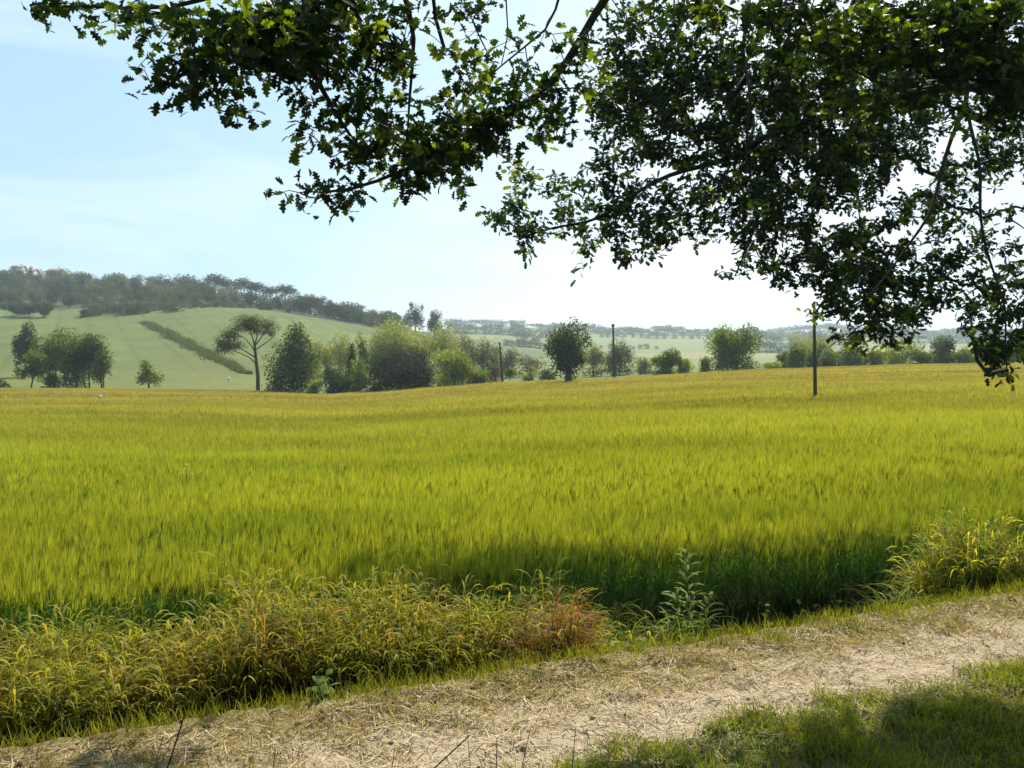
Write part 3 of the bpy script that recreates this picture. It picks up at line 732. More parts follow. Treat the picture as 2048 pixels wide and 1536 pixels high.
def tree(name, label, cat, px, top, wpx, Y, col, cb=0.2, nl=9, n=3600, size=0.26, shape='round', gap=0.25, seed=1, r0=None, lean=0.0, droop=0.0,
         tipcol=None, group=None, barkc=BARKC, shell=0.45, multi=1, bush=False, sink=0.0):
    X = (px - 1024) * Y / F
    zg = gz(X, Y)
    H = ZC - (top - HZ) * Y / F - zg; W = wpx * Y / F
    e = tag(empty(name, (X, Y, zg - sink)), label, cat, group)
    lobes = crown_lobes(H, W, cb, nl + 5, seed, shape)
    if lean: lobes = [(a + lean * z, b, z, x, y, q) for a, b, z, x, y, q in lobes]
    g = Geo(); trunk_geo(g, H, W, cb, lobes, seed, r0 or 0.017 * H, lean, barkc, multi=multi); g.build("trunk" if not bush else "stems", M_BARK, e, True)
    g = Geo(); leaf_cloud(g, lobes, int(n * 1.9), size * 0.95, col, seed + 9, shell, gap, droop, tipcol=tipcol); g.build("crown" if not bush else "foliage", M_TREE, e)
    return e

DK = (0.050, 0.088, 0.024); MID = (0.120, 0.180, 0.026); LT = (0.23, 0.285, 0.036); PALE = (0.29, 0.31, 0.115); BRT = (0.21, 0.265, 0.045); GREY = (0.13, 0.13, 0.085); DUSK = (0.050, 0.065, 0.045)

# the grove on the left
tree("tree", "dark round topped tree behind the left grove, leftmost of the tall ones", "tree", 50, 641, 52, 160, DK, 0.15, 8, 3600, 0.30, seed=11)
tree("tree", "small pale green tree with a dark leaning trunk at the left end of the grove", "tree", 64, 698, 66, 127, MID, 0.28, 8, 2400, 0.26, seed=12, lean=0.06, tipcol=LT, gap=0.35)
tree("tree", "bushy yellow green tree on the left side of the grove behind the small pale tree", "tree", 104, 657, 82, 134, (0.085, 0.135, 0.020), 0.08, 9, 3800, 0.28, seed=13, tipcol=LT, gap=0.3, multi=2)
tree("tree", "broad dark green tree with several thin trunks in the middle of the left grove", "tree", 140, 652, 104, 131, (0.075, 0.125, 0.018), 0.12, 11, 4800, 0.28, seed=14, tipcol=LT, gap=0.28, multi=4)
tree("tree", "dark slender tree of the grove between its broad middle and its yellow right tree", "tree", 176, 664, 62, 129, DK, 0.10, 8, 2800, 0.27, seed=15, gap=0.3, multi=2)
tree("tree", "narrow yellow green tree at the right end of the left grove with bare lower trunks", "tree", 203, 665, 52, 128, (0.13, 0.185, 0.024), 0.10, 8, 2400, 0.25, 'feather', 0.42, seed=16, multi=2)
tree("tree", "small lone tree with open branches between the left grove and the umbrella pine", "tree", 298, 717, 52, 128, MID, 0.10, 8, 1700, 0.24, 'cone', 0.45, seed=17, tipcol=LT, r0=0.14)

tree("bush", "low dark bush under the left grove beside the leaning trunk", "bush", 100, 744, 50, 128, DK, 0.0, 6, 900, 0.2, seed=18, bush=True)
tree("bush", "low dark undergrowth bush under the middle of the left grove", "bush", 145, 745, 96, 128.5, DK, 0.0, 6, 900, 0.2, seed=19, bush=True)
tree("bush", "low green bush at the left edge of the picture beside the grove", "bush", 6, 757, 34, 130, MID, 0.0, 6, 700, 0.2, seed=20, bush=True)

# umbrella pine
def umbrella_pine():
    Y = 117.0; X = (515 - 1024) * Y / F; zg = gz(X, Y)
    e = tag(empty("umbrella_pine", (X, Y, zg)), "tall umbrella pine with forked bare branches and a lopsided flat crown", "pine tree")
    def q(px, row, dy=0.0): return np.array([(px - 515) * Y / F, dy, ZC - (row - HZ) * Y / F - zg])
    g = Geo()
    def br(pts, r0, r1): tube(g, pts, np.linspace(r0, r1, len(pts)), BARKC * np.array([1.15, 1.0, 0.95]), 7)
    base = q(516, 790); base[2] = -0.15
    br([base, q(516, 752), q(513, 728), q(511, 706), q(509, 690)], 0.30, 0.17)
    br([q(513, 728), q(498, 715, 0.3), q(478, 706, 0.4), q(458, 700, 0.4)], 0.11, 0.035)
    br([q(512, 716), q(495, 704, -.3), q(474, 692, -.5), q(455, 680, -.5)], 0.11, 0.035)
    br([q(511, 706), q(500, 690, .4), q(486, 676, .7), q(470, 668, .8)], 0.10, 0.035)
    br([q(509, 690), q(505, 675, 0), q(497, 660, 0.3), q(485, 648, .4)], 0.12, 0.035)
    br([q(509, 690), q(513, 672, .4), q(511, 655, .6), q(505, 642, .6)], 0.11, 0.035)
    br([q(509, 692), q(521, 680, -.5), q(530, 668, -.6), q(540, 656, -.7)], 0.11, 0.035)
    br([q(510, 700), q(526, 688, .6), q(540, 676, .9), q(546, 664, .9)], 0.09, 0.04)
    g.build("trunk", M_BARK, e, True)
    p2m = Y / F
    lob = []
    for (px, row, rx, rz) in ((500, 640, 36, 10), (462, 664, 22, 12), (452, 690, 26, 14), (478, 690, 16, 8), (530, 648, 26, 13), (543, 668, 12, 10), (515, 660, 24, 8), (438, 690, 12, 14), (490, 646, 30, 14), (512, 644, 28, 11), (533, 656, 18, 11), (474, 656, 14, 10), (500, 654, 26, 9), (457, 672, 24, 13), (442, 680, 15, 12), (455, 686, 22, 9), (450, 694, 18, 6), (468, 672, 12, 9), (545, 662, 9, 7)):
        c = q(px, row); lob.append((c[0], rng.normal(0, 0.7), c[2] - 0.15, rx * p2m, rx * p2m * 0.95, rz * p2m * 1.3))
    g = Geo(); leaf_cloud(g, lob, 11000, 0.18, (0.085, 0.098, 0.045), 41, 0.5, 0.48); g.build("crown", M_TREE, e)
umbrella_pine()

# the thicket right of the pine
tree("tree", "large dense dark green tree just right of the umbrella pine", "tree", 586, 640, 130, 113, (0.055, 0.095, 0.026), 0.02, 14, 6500, 0.26, 'cone', 0.22, seed=21, tipcol=(0.10, 0.15, 0.035))
tree("bush", "small rounded light green bush at the field edge right of the large dense tree", "bush", 628, 757, 38, 107, LT, 0.0, 7, 1100, 0.17, gap=0.1, seed=22, bush=True)
tree("bush", "dark green rounded bush at the lowest dip of the field edge", "bush", 677, 732, 74, 108, (0.035, 0.065, 0.026), 0.0, 9, 2800, 0.20, gap=0.1, seed=23, bush=True)
tree("cypress", "dark green cone shaped tree behind the dark rounded bush", "cypress", 704, 682, 34, 116, (0.035, 0.070, 0.018), 0.02, 9, 1900, 0.22, 'cone', 0.15, seed=24)
tree("cypress", "slim tall dark tree with ragged top between the dark cone and the big mound bush", "cypress", 725, 657, 26, 119, (0.05, 0.085, 0.022), 0.05, 10, 1700, 0.22, 'feather', 0.3, seed=25, tipcol=LT)
tree("tree", "yellow green leafy tree before the slim dark tree", "tree", 718, 712, 54, 111, MID, 0.02, 9, 1900, 0.22, gap=0.3, seed=26, tipcol=LT)
tree("willow", "hazy pale tree behind, between the large dense tree and the dark cone", "willow", 682, 661, 80, 155, PALE, 0.05, 9, 3200, 0.28, 'feather', 0.35, seed=27, droop=0.6)
tree("willow", "pale grey green tree low behind the right side of the large dense tree", "willow", 650, 684, 50, 158, PALE, 0.05, 8, 1900, 0.28, 'feather', 0.35, seed=28, droop=0.6)
tree("willow", "biggest pale willow, its broad crown rising behind the dark mound bush", "willow", 795, 633, 122, 160, (0.29, 0.325, 0.095), 0.02, 14, 7000, 0.28, 'feather', 0.25, seed=29, droop=0.7)
tree("willow", "second pale willow, right of the biggest one and behind the bright green tree", "willow", 888, 634, 86, 164, (0.28, 0.305, 0.10), 0.02, 12, 5200, 0.28, 'feather', 0.28, seed=30, droop=0.7)
tree("bush", "very large dark dome shaped bush in front of the pale willows", "bush", 798, 684, 150, 104, (0.026, 0.040, 0.022), 0.0, 16, 11000, 0.20, gap=0.02, seed=31, bush=True, tipcol=(0.045, 0.055, 0.034))
tree("bush", "greyish twiggy shrub against the right flank of the large dome bush", "bush", 848, 716, 52, 105, GREY, 0.0, 8, 1500, 0.17, 'feather', 0.35, seed=32, bush=True)
tree("tree", "bright yellow green rounded tree at the field edge right of the dome bush", "tree", 908, 697, 96, 105, BRT, 0.02, 11, 4200, 0.22, gap=0.28, seed=33)
tree("bush", "bright green bush adjoining the right foot of the yellow green rounded tree", "bush", 952, 733, 52, 105, BRT, 0.0, 7, 1500, 0.18, gap=0.2, seed=34, bush=True)
tree("bush", "small bright green bush left of the leaning pole", "bush", 968, 734, 34, 106, (0.14, 0.21, 0.028), 0.0, 6, 900, 0.18, gap=0.15, seed=35, bush=True)
tree("tree", "pale grey tree behind the bare tree, left of the leaning pole", "tree", 968, 668, 84, 150, (0.15, 0.155, 0.085), 0.02, 11, 3800, 0.26, 'feather', 0.38, seed=36)
tree("bush", "purplish grey leafless shrub at the foot of the leaning pole", "bush", 992, 722, 40, 112, (0.12, 0.105, 0.085), 0.0, 7, 1100, 0.17, 'feather', 0.4, seed=37, bush=True)
tree("tree", "little round headed tree just right of the leaning pole", "tree", 1020, 735, 24, 122, MID, 0.35, 6, 600, 0.2, seed=38)
tree("bush", "small pale domed bush between the leaning pole and the dark lone tree", "bush", 1057, 731, 32, 118, PALE, 0.0, 6, 900, 0.2, gap=0.1, seed=39, bush=True)
tree("tree", "thin hazy tree behind the small pale domed bush", "tree", 1062, 703, 84, 175, (0.17, 0.175, 0.09), 0.05, 10, 2200, 0.28, 'feather', 0.5, seed=40)
tree("bush", "low green shrub behind the field edge left of the dark lone tree", "bush", 1095, 735, 40, 128, MID, 0.0, 6, 900, 0.22, seed=42, bush=True)

for px, top, wd, Y, c, lab in ((622, 672, 60, 168, PALE, "hazy pale tree filling the gap right of the large dense dark tree"), (748, 650, 60, 172, (0.20, 0.22, 0.08), "hazy tree between the slim dark tree and the biggest pale willow"),
                               (846, 652, 60, 174, PALE, "hazy tree in the gap between the two pale willows"), (928, 652, 56, 172, (0.20, 0.21, 0.10), "hazy tree behind the bare branched tree"), (1012, 690, 60, 170, (0.18, 0.18, 0.10), "hazy greyish tree behind the leaning pole")):
    tree("tree", lab, "tree", px, top, wd, Y, c, 0.02, 9, 2400, 0.28, 'feather', 0.3, seed=int(px) + 500, droop=0.5)

def bare_tree():
    Y = 120.0; X = (937 - 1024) * Y / F; zg = gz(X, Y)
    e = tag(empty("bare_tree", (X, Y, zg)), "bare pale branched tree standing behind the bright yellow green tree", "dead tree")
    def q(px, row, dy=0.0): return np.array([(px - 937) * Y / F, dy, ZC - (row - HZ) * Y / F - zg])
    c = [0.33, 0.28, 0.20]
    g = Geo(); b = q(937, 770); b[2] = -0.1
    tube(g, [b, q(936, 735), q(932, 712)], [0.20, 0.16, 0.13], c, 6); g.build("trunk", M_WOOD, e, True)
    for pts, r0 in (([q(932, 712), q(926, 696), q(924, 680), q(925, 664)], .11), ([q(932, 712), q(938, 698, .3), q(946, 690, .5), q(955, 680, .7)], .09), ([q(935, 725), q(922, 712, -.4), q(914, 702, -.6)], .07),
                    ([q(926, 696), q(918, 688, .3), q(913, 678, .4)], .05), ([q(938, 700), q(936, 686, -.3), q(939, 674, -.4)], .05), ([q(934, 728), q(946, 714, -.3), q(952, 706, -.5)], .06)):
        g = Geo(); tube(g, pts, np.linspace(r0, 0.02, len(pts)), c, 5); g.build("branch", M_WOOD, e, True)
bare_tree()

tree("tree", "dark green lone tree with a stout trunk standing in the crop near the middle", "tree", 1135, 634, 98, 93, (0.055, 0.092, 0.026), 0.09, 15, 6500, 0.23, 'top', 0.32, seed=51, r0=0.36, tipcol=(0.13, 0.17, 0.035))
tree("tree", "pale hazy tree close behind the right side of the dark lone tree", "tree", 1186, 682, 58, 150, PALE, 0.05, 9, 2200, 0.27, 'feather', 0.4, seed=52)
tree("tree", "pale hazy tree behind the tall thin pole", "tree", 1240, 674, 70, 152, (0.14, 0.165, 0.075), 0.05, 10, 3200, 0.27, 'feather', 0.3, seed=53)
tree("bush", "hazy low bush halfway between the tall thin pole and the dark round bush tree", "bush", 1290, 712, 46, 150, PALE, 0.0, 7, 1200, 0.26, seed=54, bush=True)
tree("tree", "round dark green tree at the field edge, right of the tall thin pole", "tree", 1332, 695, 60, 115, MID, 0.02, 9, 2500, 0.23, gap=0.2, seed=55)
tree("bush", "light green bush against the right foot of the round dark green tree", "bush", 1368, 713, 46, 114, LT, 0.0, 8, 1500, 0.2, gap=0.2, seed=56, bush=True)
tree("bush", "small green bush at the left foot of the big leafy tree", "bush", 1412, 712, 34, 116, MID, 0.0, 7, 1100, 0.2, seed=57, bush=True, tipcol=LT)
tree("tree", "big leafy tree with a bumpy crown at the field edge, left of the near pole", "tree", 1472, 643, 116, 117, MID, 0.02, 14, 6500, 0.25, 'top', 0.25, seed=58, tipcol=LT)
tree("bush", "low yellowish scrub between the big leafy tree and the hedge", "bush", 1545, 722, 48, 119, LT, 0.0, 6, 900, 0.2, seed=59, bush=True, gap=0.35)
for px, top, wd, Y, c, sh, lab in ((1592, 690, 44, 120, MID, 'round', "dark green hedge bush left of the near utility pole"),
        (1612, 655, 74, 134, PALE, 'feather', "tall grey feathery tree behind the hedge left of the near utility pole"),
        (1650, 668, 60, 130, PALE, 'feather', "grey feathery tree behind the hedge just right of the near utility pole"),
        (1655, 697, 46, 120, MID, 'round', "green hedge bush just right of the near utility pole"),
        (1705, 688, 56, 121, MID, 'round', "green hedge bush under the hanging oak leaves, second right of the near utility pole"),
        (1752, 697, 46, 121, LT, 'feather', "pale low hedge bush left of the broad light hedge bush"),
        (1805, 670, 88, 123, LT, 'feather', "broad light green hedge bush rising behind the oak leaves on the right"),
        (1843, 700, 44, 122, MID, 'round', "low green hedge bush right of the broad light hedge bush"),
        (1880, 668, 54, 124, DK, 'round', "dark green hedge tree between the light hedge bush and the oak's lowest twigs"),
        (1925, 690, 52, 124, LT, 'round', "light green hedge bush behind the lowest hanging oak twigs"),
        (1975, 672, 66, 126, MID, 'round', "green hedge tree mostly covered by the lowest hanging oak twigs"),
        (2040, 680, 70, 127, MID, 'round', "green hedge tree at the right edge of the picture")):
    tree("hedge_bush", lab, "hedge bush", px, top, wd, Y, c, 0.0, 9, 2300, 0.22, sh, 0.25, seed=int(px), group="bushes of the field hedge", droop=0.5 if sh == 'feather' else 0, tipcol=LT if c is MID else None, bush=True)

for px, top, wd, lab in ((1572, 700, 40, "low shaded bush closing the left end of the field hedge"), (1628, 702, 44, "low shaded hedge bush directly behind the near pole"), (1680, 700, 44, "low shaded bush between the two green hedge bushes right of the near pole"),
                         (1730, 700, 44, "low shaded bush left of the pale low hedge bush"), (1778, 700, 44, "low shaded bush just left of the broad light green hedge bush"), (1862, 702, 40, "low shaded bush just left of the dark green hedge tree"),
                         (1902, 700, 42, "low shaded bush just right of the dark green hedge tree"), (1950, 698, 46, "low shaded bush behind the lowest oak twigs, left of the covered hedge tree"), (2008, 698, 50, "low shaded bush near the right edge between the last two hedge trees")):
    tree("hedge_bush", lab, "hedge bush", px, top, wd, 128, (0.085, 0.125, 0.024), 0.0, 7, 1500, 0.22, gap=0.2, seed=int(px) + 7, group="bushes of the field hedge", bush=True)

# ---- woods on the hills: a few kinds, copied
def proto(kind, H, W, cb, col, seed, n, size, shape='round', gap=0.25, tipcol=None):
    e = empty(kind, (0, 0, 0))
    lobes = crown_lobes(H, W, cb, 8, seed, shape)
    g = Geo(); trunk_geo(g, H, W, cb, lobes, seed, 0.02 * H, twigs=False); g.build("trunk", M_BARK, e)
    g = Geo(); leaf_cloud(g, lobes, n, size, col, seed + 3, 0.4, gap, tipcol=tipcol); g.build("crown", M_TREE, e)
    return e
def copy_tree(src, loc, rz, s, label=None, cat=None, group=None, sz=None):
    c = src.copy(); COL.objects.link(c)
    c.location = loc; c.rotation_euler = (0, 0, rz); c.scale = (s, s, sz or s)
    for k in ("label", "category", "group"):
        if k in c: del c[k]
    tag(c, label, cat, group)
    for ch in src.children:
        d = ch.copy(); COL.objects.link(d); d.parent = c
    return c
WOODP = [proto("hill_tree", 10, 11, 0.05, (0.055, 0.078, 0.035), 101, 1700, 0.55), proto("hill_tree", 10, 9, 0.08, (0.034, 0.055, 0.032), 102, 1500, 0.55),
         proto("hill_tree", 10, 13, 0.05, (0.085, 0.105, 0.045), 103, 1900, 0.55), proto("hill_tree", 10, 8, 0.05, (0.085, 0.085, 0.055), 104, 1400, 0.5, 'feather', 0.35),
         proto("hill_tree", 10, 12, 0.30, (0.062, 0.060, 0.038), 105, 1600, 0.5, 'top', 0.3), proto("hill_tree", 10, 10, 0.05, (0.105, 0.125, 0.055), 106, 1600, 0.55)]
SKYP = [proto("skyline_tree", 8, 16, 0.0, (0.05, 0.065, 0.035), 121, 500, 1.0), proto("skyline_tree", 9, 12, 0.0, (0.06, 0.07, 0.04), 122, 500, 0.9), proto("skyline_tree", 10, 15, 0.1, (0.045, 0.06, 0.03), 123, 500, 0.9, 'top')]
HEDP = [proto("far_hedge_tree", 10, 14, 0.0, (0.055, 0.075, 0.035), 124, 600, 0.8), proto("far_hedge_tree", 10, 10, 0.0, (0.065, 0.085, 0.04), 125, 600, 0.8)]
PINEP = proto("hill_pine", 10, 9, 0.5, (0.045, 0.058, 0.03), 107, 1300, 0.45, 'top', 0.25)
SCRUBP = [proto("hill_bush", 4, 6, 0.0, (0.085, 0.095, 0.05), 108, 700, 0.4), proto("hill_bush", 4, 5, 0.0, (0.06, 0.08, 0.035), 109, 700, 0.4), proto("hill_bush", 4, 6, 0.0, (0.10, 0.095, 0.065), 110, 700, 0.4, 'feather', 0.35)]
used_proto = set()
def put(src, px, Y, H, base, label, cat, group, wscale=1.0):
    X = (px - 1024) * Y / F; z = gz(X, Y) - 0.2
    s = H / base
    rz = random.random() * 6.28
    if src.name not in used_proto:
        used_proto.add(src.name); src.location = (X, Y, z); src.rotation_euler = (0, 0, rz); src.scale = (s * wscale, s * wscale, s); tag(src, label, cat, group); return src
    return copy_tree(src, (X, Y, z), rz, s * wscale, label, cat, group, s)
def row_h(px, Y, top):                                           # height that brings the crown to that row
    X = (px - 1024) * Y / F
    return max(2.5, ZC - (top - HZ) * Y / F - gz(X, Y))
RIDGE = np.array([(-300, 540), (0, 540), (30, 545), (90, 552), (125, 552), (150, 553), (200, 551), (250, 554), (290, 562), (320, 566), (345, 572), (365, 556), (385, 553), (420, 556), (455, 560), (490, 557), (505, 560), (522, 574), (560, 574), (590, 582), (640, 596), (700, 612), (750, 622), (800, 632), (880, 640)], float)
# ridge trees, each fitted to the skyline
px = -130.0
while px < 800:
    Y = float(np.interp(px, [-300, 250, 480, 600, 700, 800], [520, 500, 400, 372, 345, 372])) * (0.97 + 0.06 * random.random())
    top = np.interp(px, RIDGE[:, 0], RIDGE[:, 1]) + random.choice((-5, -3, 0, 2, 5, 8)) + random.uniform(-2, 2)
    if 24 < px < 66 or 98 < px < 122: top += 9; Y *= 0.97
    src = random.choice(WOODP[:5])
    if 425 < px < 515 or 535 < px < 595: src = PINEP; top -= 3
    put(src, px, Y, row_h(px, Y, top) + 1.0, 10, "dusky tree of the dense wood on the left hill", "tree", "trees of the hill wood", random.uniform(0.9, 1.25) if src is not PINEP else 1.25)
    px += random.uniform(15, 24) if src is not PINEP else random.uniform(24, 32)
# the wood's body below the skyline
for (Y, step, h0, h1, x0, x1) in ((480, 30, 8, 11, -120, 400), (445, 28, 8, 11, -120, 440), (412, 27, 8, 11, -120, 470), (380, 27, 7, 10, -120, 500), (352, 27, 6, 9, -120, 560), (352, 22, 6, 8.5, 570, 820), (333, 22, 6, 9, 480, 790), (338, 30, 5, 8, 120, 470)):
    px = x0 + random.random() * step
    while px < x1:
        Yj = Y * (0.985 + 0.03 * random.random())
        put(random.choice(WOODP), px, Yj, random.uniform(h0, h1), 10, "dusky tree of the dense wood on the left hill", "tree", "trees of the hill wood")
        px += step * random.uniform(0.75, 1.25)
for px, top, wd, Y, c, lab in ((26, 604, 46, 306, (0.06, 0.085, 0.035), "leftmost of the three round trees on the slope below the villa wood"), (58, 604, 44, 304, (0.06, 0.085, 0.04), "middle one of the three round trees below the villa wood"),
                               (88, 602, 44, 302, (0.07, 0.10, 0.04), "rightmost, palest of the three round trees below the villa wood")):
    tree("tree", lab, "tree", px, top, wd, Y, c, 0.08, 8, 2000, 0.42, seed=int(px) + 200)
tree("bush", "dark upright bush at the left end of the scrub on the upper slope", "bush", 168, 618, 16, 301, DK, 0.0, 6, 600, 0.4, seed=231, bush=True)
for i, px in enumerate((183, 197, 214, 226, 240, 256, 268, 283, 300, 318, 336, 352)):
    Y = 303 + 14 * random.random() + 0.04 * (px - 180)
    put(SCRUBP[i % 3], px, Y, random.uniform(4.0, 6.2), 4, "low grey green bush in the scrub along the top of the sloping field", "bush", "scrub along the upper slope")
for i in range(13):
    px = 365 + i * 14 + random.uniform(-4, 4)
    put(SCRUBP[(i * 2) % 3], px, 322 + 8 * random.random(), random.uniform(1.8, 3.6), 4, "low grey green bush in the scrub along the top of the sloping field", "bush", "scrub along the upper slope")
for px, top, wd, Y, lab in ((830, 601, 44, 340, "tall bushy tree standing out against the sky above the biggest pale willow"), (869, 618, 36, 345, "rounded tree on the skyline right of the tall bushy one"), (790, 624, 24, 350, "small rounded tree on the skyline left of the tall bushy one"),
                            (328, 559, 26, 470, "single pale tree standing apart on the hill skyline")):
    tree("tree", lab, "tree", px, top, wd, Y, (0.06, 0.075, 0.04), 0.1, 9, 2200, 0.45, seed=int(px) + 300, gap=0.3)
for px, top, Y, lab in ((61, 531, 505, "slim dark cypress by the hilltop villa"), (120, 539, 505, "dark cypress at the right end of the hilltop houses")):
    tree("cypress", lab, "cypress", px, top, 9, Y, DK, 0.02, 7, 700, 0.45, 'cone', 0.1, seed=int(px) + 400)
# far valley: skyline trees and hedges
px = 900.0
FR = np.array([(900, 638), (950, 640), (1000, 640), (1060, 648), (1100, 655), (1150, 656), (1200, 652), (1230, 651), (1300, 654), (1330, 650), (1350, 650), (1400, 657), (1450, 660), (1520, 656), (1580, 654), (1620, 647), (1680, 646), (1760, 650), (1850, 655), (2100, 652), (2300, 655)], float)
while px < 2250:
    Y = (1090 if px < 1100 else 1170) * (0.98 + 0.04 * random.random())
    put(random.choice(SKYP), px, Y, min(max(row_h(px, Y, np.interp(px, FR[:, 0], FR[:, 1]) + random.uniform(-2, 3)), 6), 15), 9, "faint bluish tree on the far skyline", "tree", "trees on the far skyline", 1.5)
    px += random.uniform(12, 18)
px = 1080.0
while px < 2250:
    put(random.choice(SKYP), px, 1010 * (0.97 + 0.06 * random.random()), random.uniform(8, 12), 9, "faint bluish tree of the wooded belt below the far skyline", "tree", "trees below the far skyline", 1.4)
    px += random.uniform(12, 19)
for (x0, x1, Y, h0, h1, step) in ((905, 1100, 820, 7, 13, 15), (1010, 1120, 560, 4, 7, 13), (1040, 1080, 640, 10, 13, 18), (1200, 1420, 930, 5, 8, 17), (1500, 1720, 760, 9, 14, 14), (1520, 1640, 520, 6, 9, 15), (1750, 2200, 820, 7, 11, 20), (1180, 1330, 640, 3, 5, 17)):
    px = x0 + 3.0
    while px < x1:
        put(random.choice(HEDP), px, Y * (0.98 + 0.04 * random.random()), random.uniform(h0, h1), 10, "faint tree in the hedge lines crossing the far valley fields", "tree", "trees in the far hedges", 1.3)
        px += step * random.uniform(0.7, 1.3)

# rough uncut strip running down the sloping field
def strip():
    A, B = at(286, 650, 281)[:2], at(514, 752, 166)[:2]
    n = 9000; t = rng.random(n); w_ = np.interp(t, [0, 0.15, 0.8, 1], [1.2, 1.7, 1.7, 0.5])
    d = (B - A) / np.linalg.norm(B - A); pr = np.array([-d[1], d[0]])
    P = A + t[:, None] * (B - A) + pr * (w_ * rng.normal(0, 0.62, n) + 1.2 * np.sin(t * 5) + 0.5 * np.sin(t * 31))[:, None]
    kp = snoise(P, 5.0, 95) > -0.45; P = P[kp]; n = len(P)
    P3 = np.stack([P[:, 0], P[:, 1], ground_z(P[:, 0], P[:, 1]) - 0.03], 1)
    c = np.array([0.100, 0.125, 0.038]) * (0.6 + 0.8 * rng.random((n, 1)))
    g = Geo(); V, Q, C, _, _ = ribbons(P3, rng.random(n) * 6.28, 0.5 + 0.5 * rng.random(n), 0.22, 0.5 * rng.random(n), 0.5, 2, c, c * 1.3, 'leaf', rng.random(n) * 3); g.add(V, Q, C)
    tag(g.build("rough_grass_strip", M_GRASS), "dark strip of rough uncut grass slanting down the sloping field", "grass", kind='stuff')
strip()

# ------------------------------------------------------------------ houses, poles, small things
def house(px, Y, row_base, w_, d_, h_, rh, rot, wall, roof, label, nwin=3):
    X = (px - 1024) * Y / F; z = ZC - (row_base - HZ) * Y / F
    z = min(z, gz(X, Y) + 2.5)
    e = tag(empty("house", (X, Y, z), rot), label, "house")
    g = Geo(); box(g, (0, 0, h_ / 2 - 1.5), (w_, d_, h_ + 3), wall)
    gab = [(-w_ / 2, -d_ / 2, h_), (-w_ / 2, d_ / 2, h_), (-w_ / 2, 0, h_ + rh), (w_ / 2, -d_ / 2, h_), (w_ / 2, d_ / 2, h_), (w_ / 2, 0, h_ + rh)]
    g.add(np.array(gab) * np.array([0.998, 0.998, 1]), [(0, 2, 1), (3, 4, 5)], wall); g.build("wall", M_WALL, e)
    g = Geo(); ov = 0.5
    for sgn in (-1, 1):
        n0 = np.array([(-w_ / 2 - ov, 0, h_ + rh + 0.12), (w_ / 2 + ov, 0, h_ + rh + 0.12), (w_ / 2 + ov, sgn * (d_ / 2 + ov), h_ - rh * ov / (d_ / 2) + 0.12), (-w_ / 2 - ov, sgn * (d_ / 2 + ov), h_ - rh * ov / (d_ / 2) + 0.12)])
        V = np.concatenate([n0, n0 + np.array([0, 0, 0.22])])
        g.add(V, [(0, 1, 2, 3), (4, 5, 6, 7), (0, 1, 5, 4), (1, 2, 6, 5), (2, 3, 7, 6), (3, 0, 4, 7)], roof)
    rf = g.build("roof", M_ROOF, e)
    g = Geo(); box(g, (w_ * 0.25, 0.6, h_ + rh + 0.5), (0.8, 0.8, 1.6), wall); g.build("chimney", M_WALL, rf)
    for k in range(nwin):
        x = (k - (nwin - 1) / 2) * w_ / nwin
        for zz in ([1.5, 4.4] if h_ > 5 else [1.5]):
            if zz < 2 and k == nwin // 2:
                g = Geo(); box(g, (x, -d_ / 2 - 0.03, 1.05), (1.1, 0.1, 2.1), [0.12, 0.08, 0.05]); g.build("door", M_WOOD, e); continue
            g = Geo(); box(g, (x, -d_ / 2 - 0.03, zz + 0.2), (1.0, 0.1, 1.3), [0.10, 0.12, 0.10]); g.build("window", M_WOOD, e)
house(38, 512, 566, 6, 8, 9.0, 1.6, 0.15, [0.72, 0.66, 0.56], [0.36, 0.22, 0.15], "tall narrow pale villa front among trees on the left hilltop", 2)
house(56, 520, 563, 10, 8, 6.0, 1.8, 0.1, [0.66, 0.62, 0.55], [0.34, 0.21, 0.15], "long pale hilltop villa wing beside the slim cypress")
house(112, 520, 565, 8, 8, 6.5, 2.0, -0.2, [0.68, 0.58, 0.46], [0.36, 0.22, 0.15], "hilltop house by the dark cypress at the right end of the villa group")
house(985, 1080, 654, 26, 12, 7, 3.0, 0.1, [0.66, 0.60, 0.52], [0.34, 0.26, 0.21], "long farmhouse on the far ridge, left one of the two", 4)
house(1036, 1090, 654, 19, 11, 6.5, 3.0, -0.15, [0.78, 0.72, 0.66], [0.36, 0.27, 0.22], "pale pinkish farmhouse on the far ridge, right one of the two", 3)

def pole(px, top, Y, wpx, label, toppx=None, capped=False):
    X = (px - 1024) * Y / F; z = gz(X, Y); zt = ZC - (top - HZ) * Y / F; H = zt - z
    dx = 0 if toppx is None else (toppx - px) * Y / F
    e = tag(empty("utility_pole", (X, Y, z)), label, "utility pole")
    r = wpx * Y / F / 2
    g = Geo(); k = np.linspace(0, 1, 6)[:, None]
    tube(g, np.array([0, 0, -0.3]) + np.array([dx, 0, H + 0.3]) * k, np.linspace(r * 1.15, r * 0.7, 6), [0.095, 0.066, 0.042], 10); g.build("shaft", M_WOOD, e, True)
    g = Geo(); box(g, (dx, -r * 0.4, H - 0.25), (0.07 if not capped else 0.42, 0.12, 0.16), [0.06, 0.05, 0.045]); br = g.build("bracket", M_WOOD, e)
    for s in ((-0.14, 0.14) if capped else (0.0,)):
        g = Geo(); tube(g, [(dx + s, -r * 0.4, H - 0.17), (dx + s, -r * 0.4, H - 0.07), (dx + s, -r * 0.4, H + 0.03)], [0.03, 0.055, 0.03], [0.20, 0.18, 0.15], 8); g.build("insulator", M_WOOD, br)
pole(1631, 604, 37.5, 7.0, "near brown wooden pole standing in the barley, its top under the oak leaves", 1628)
pole(1229, 648, 108, 5.0, "tall thin dark pole at the field edge right of the lone tree", 1226, True)
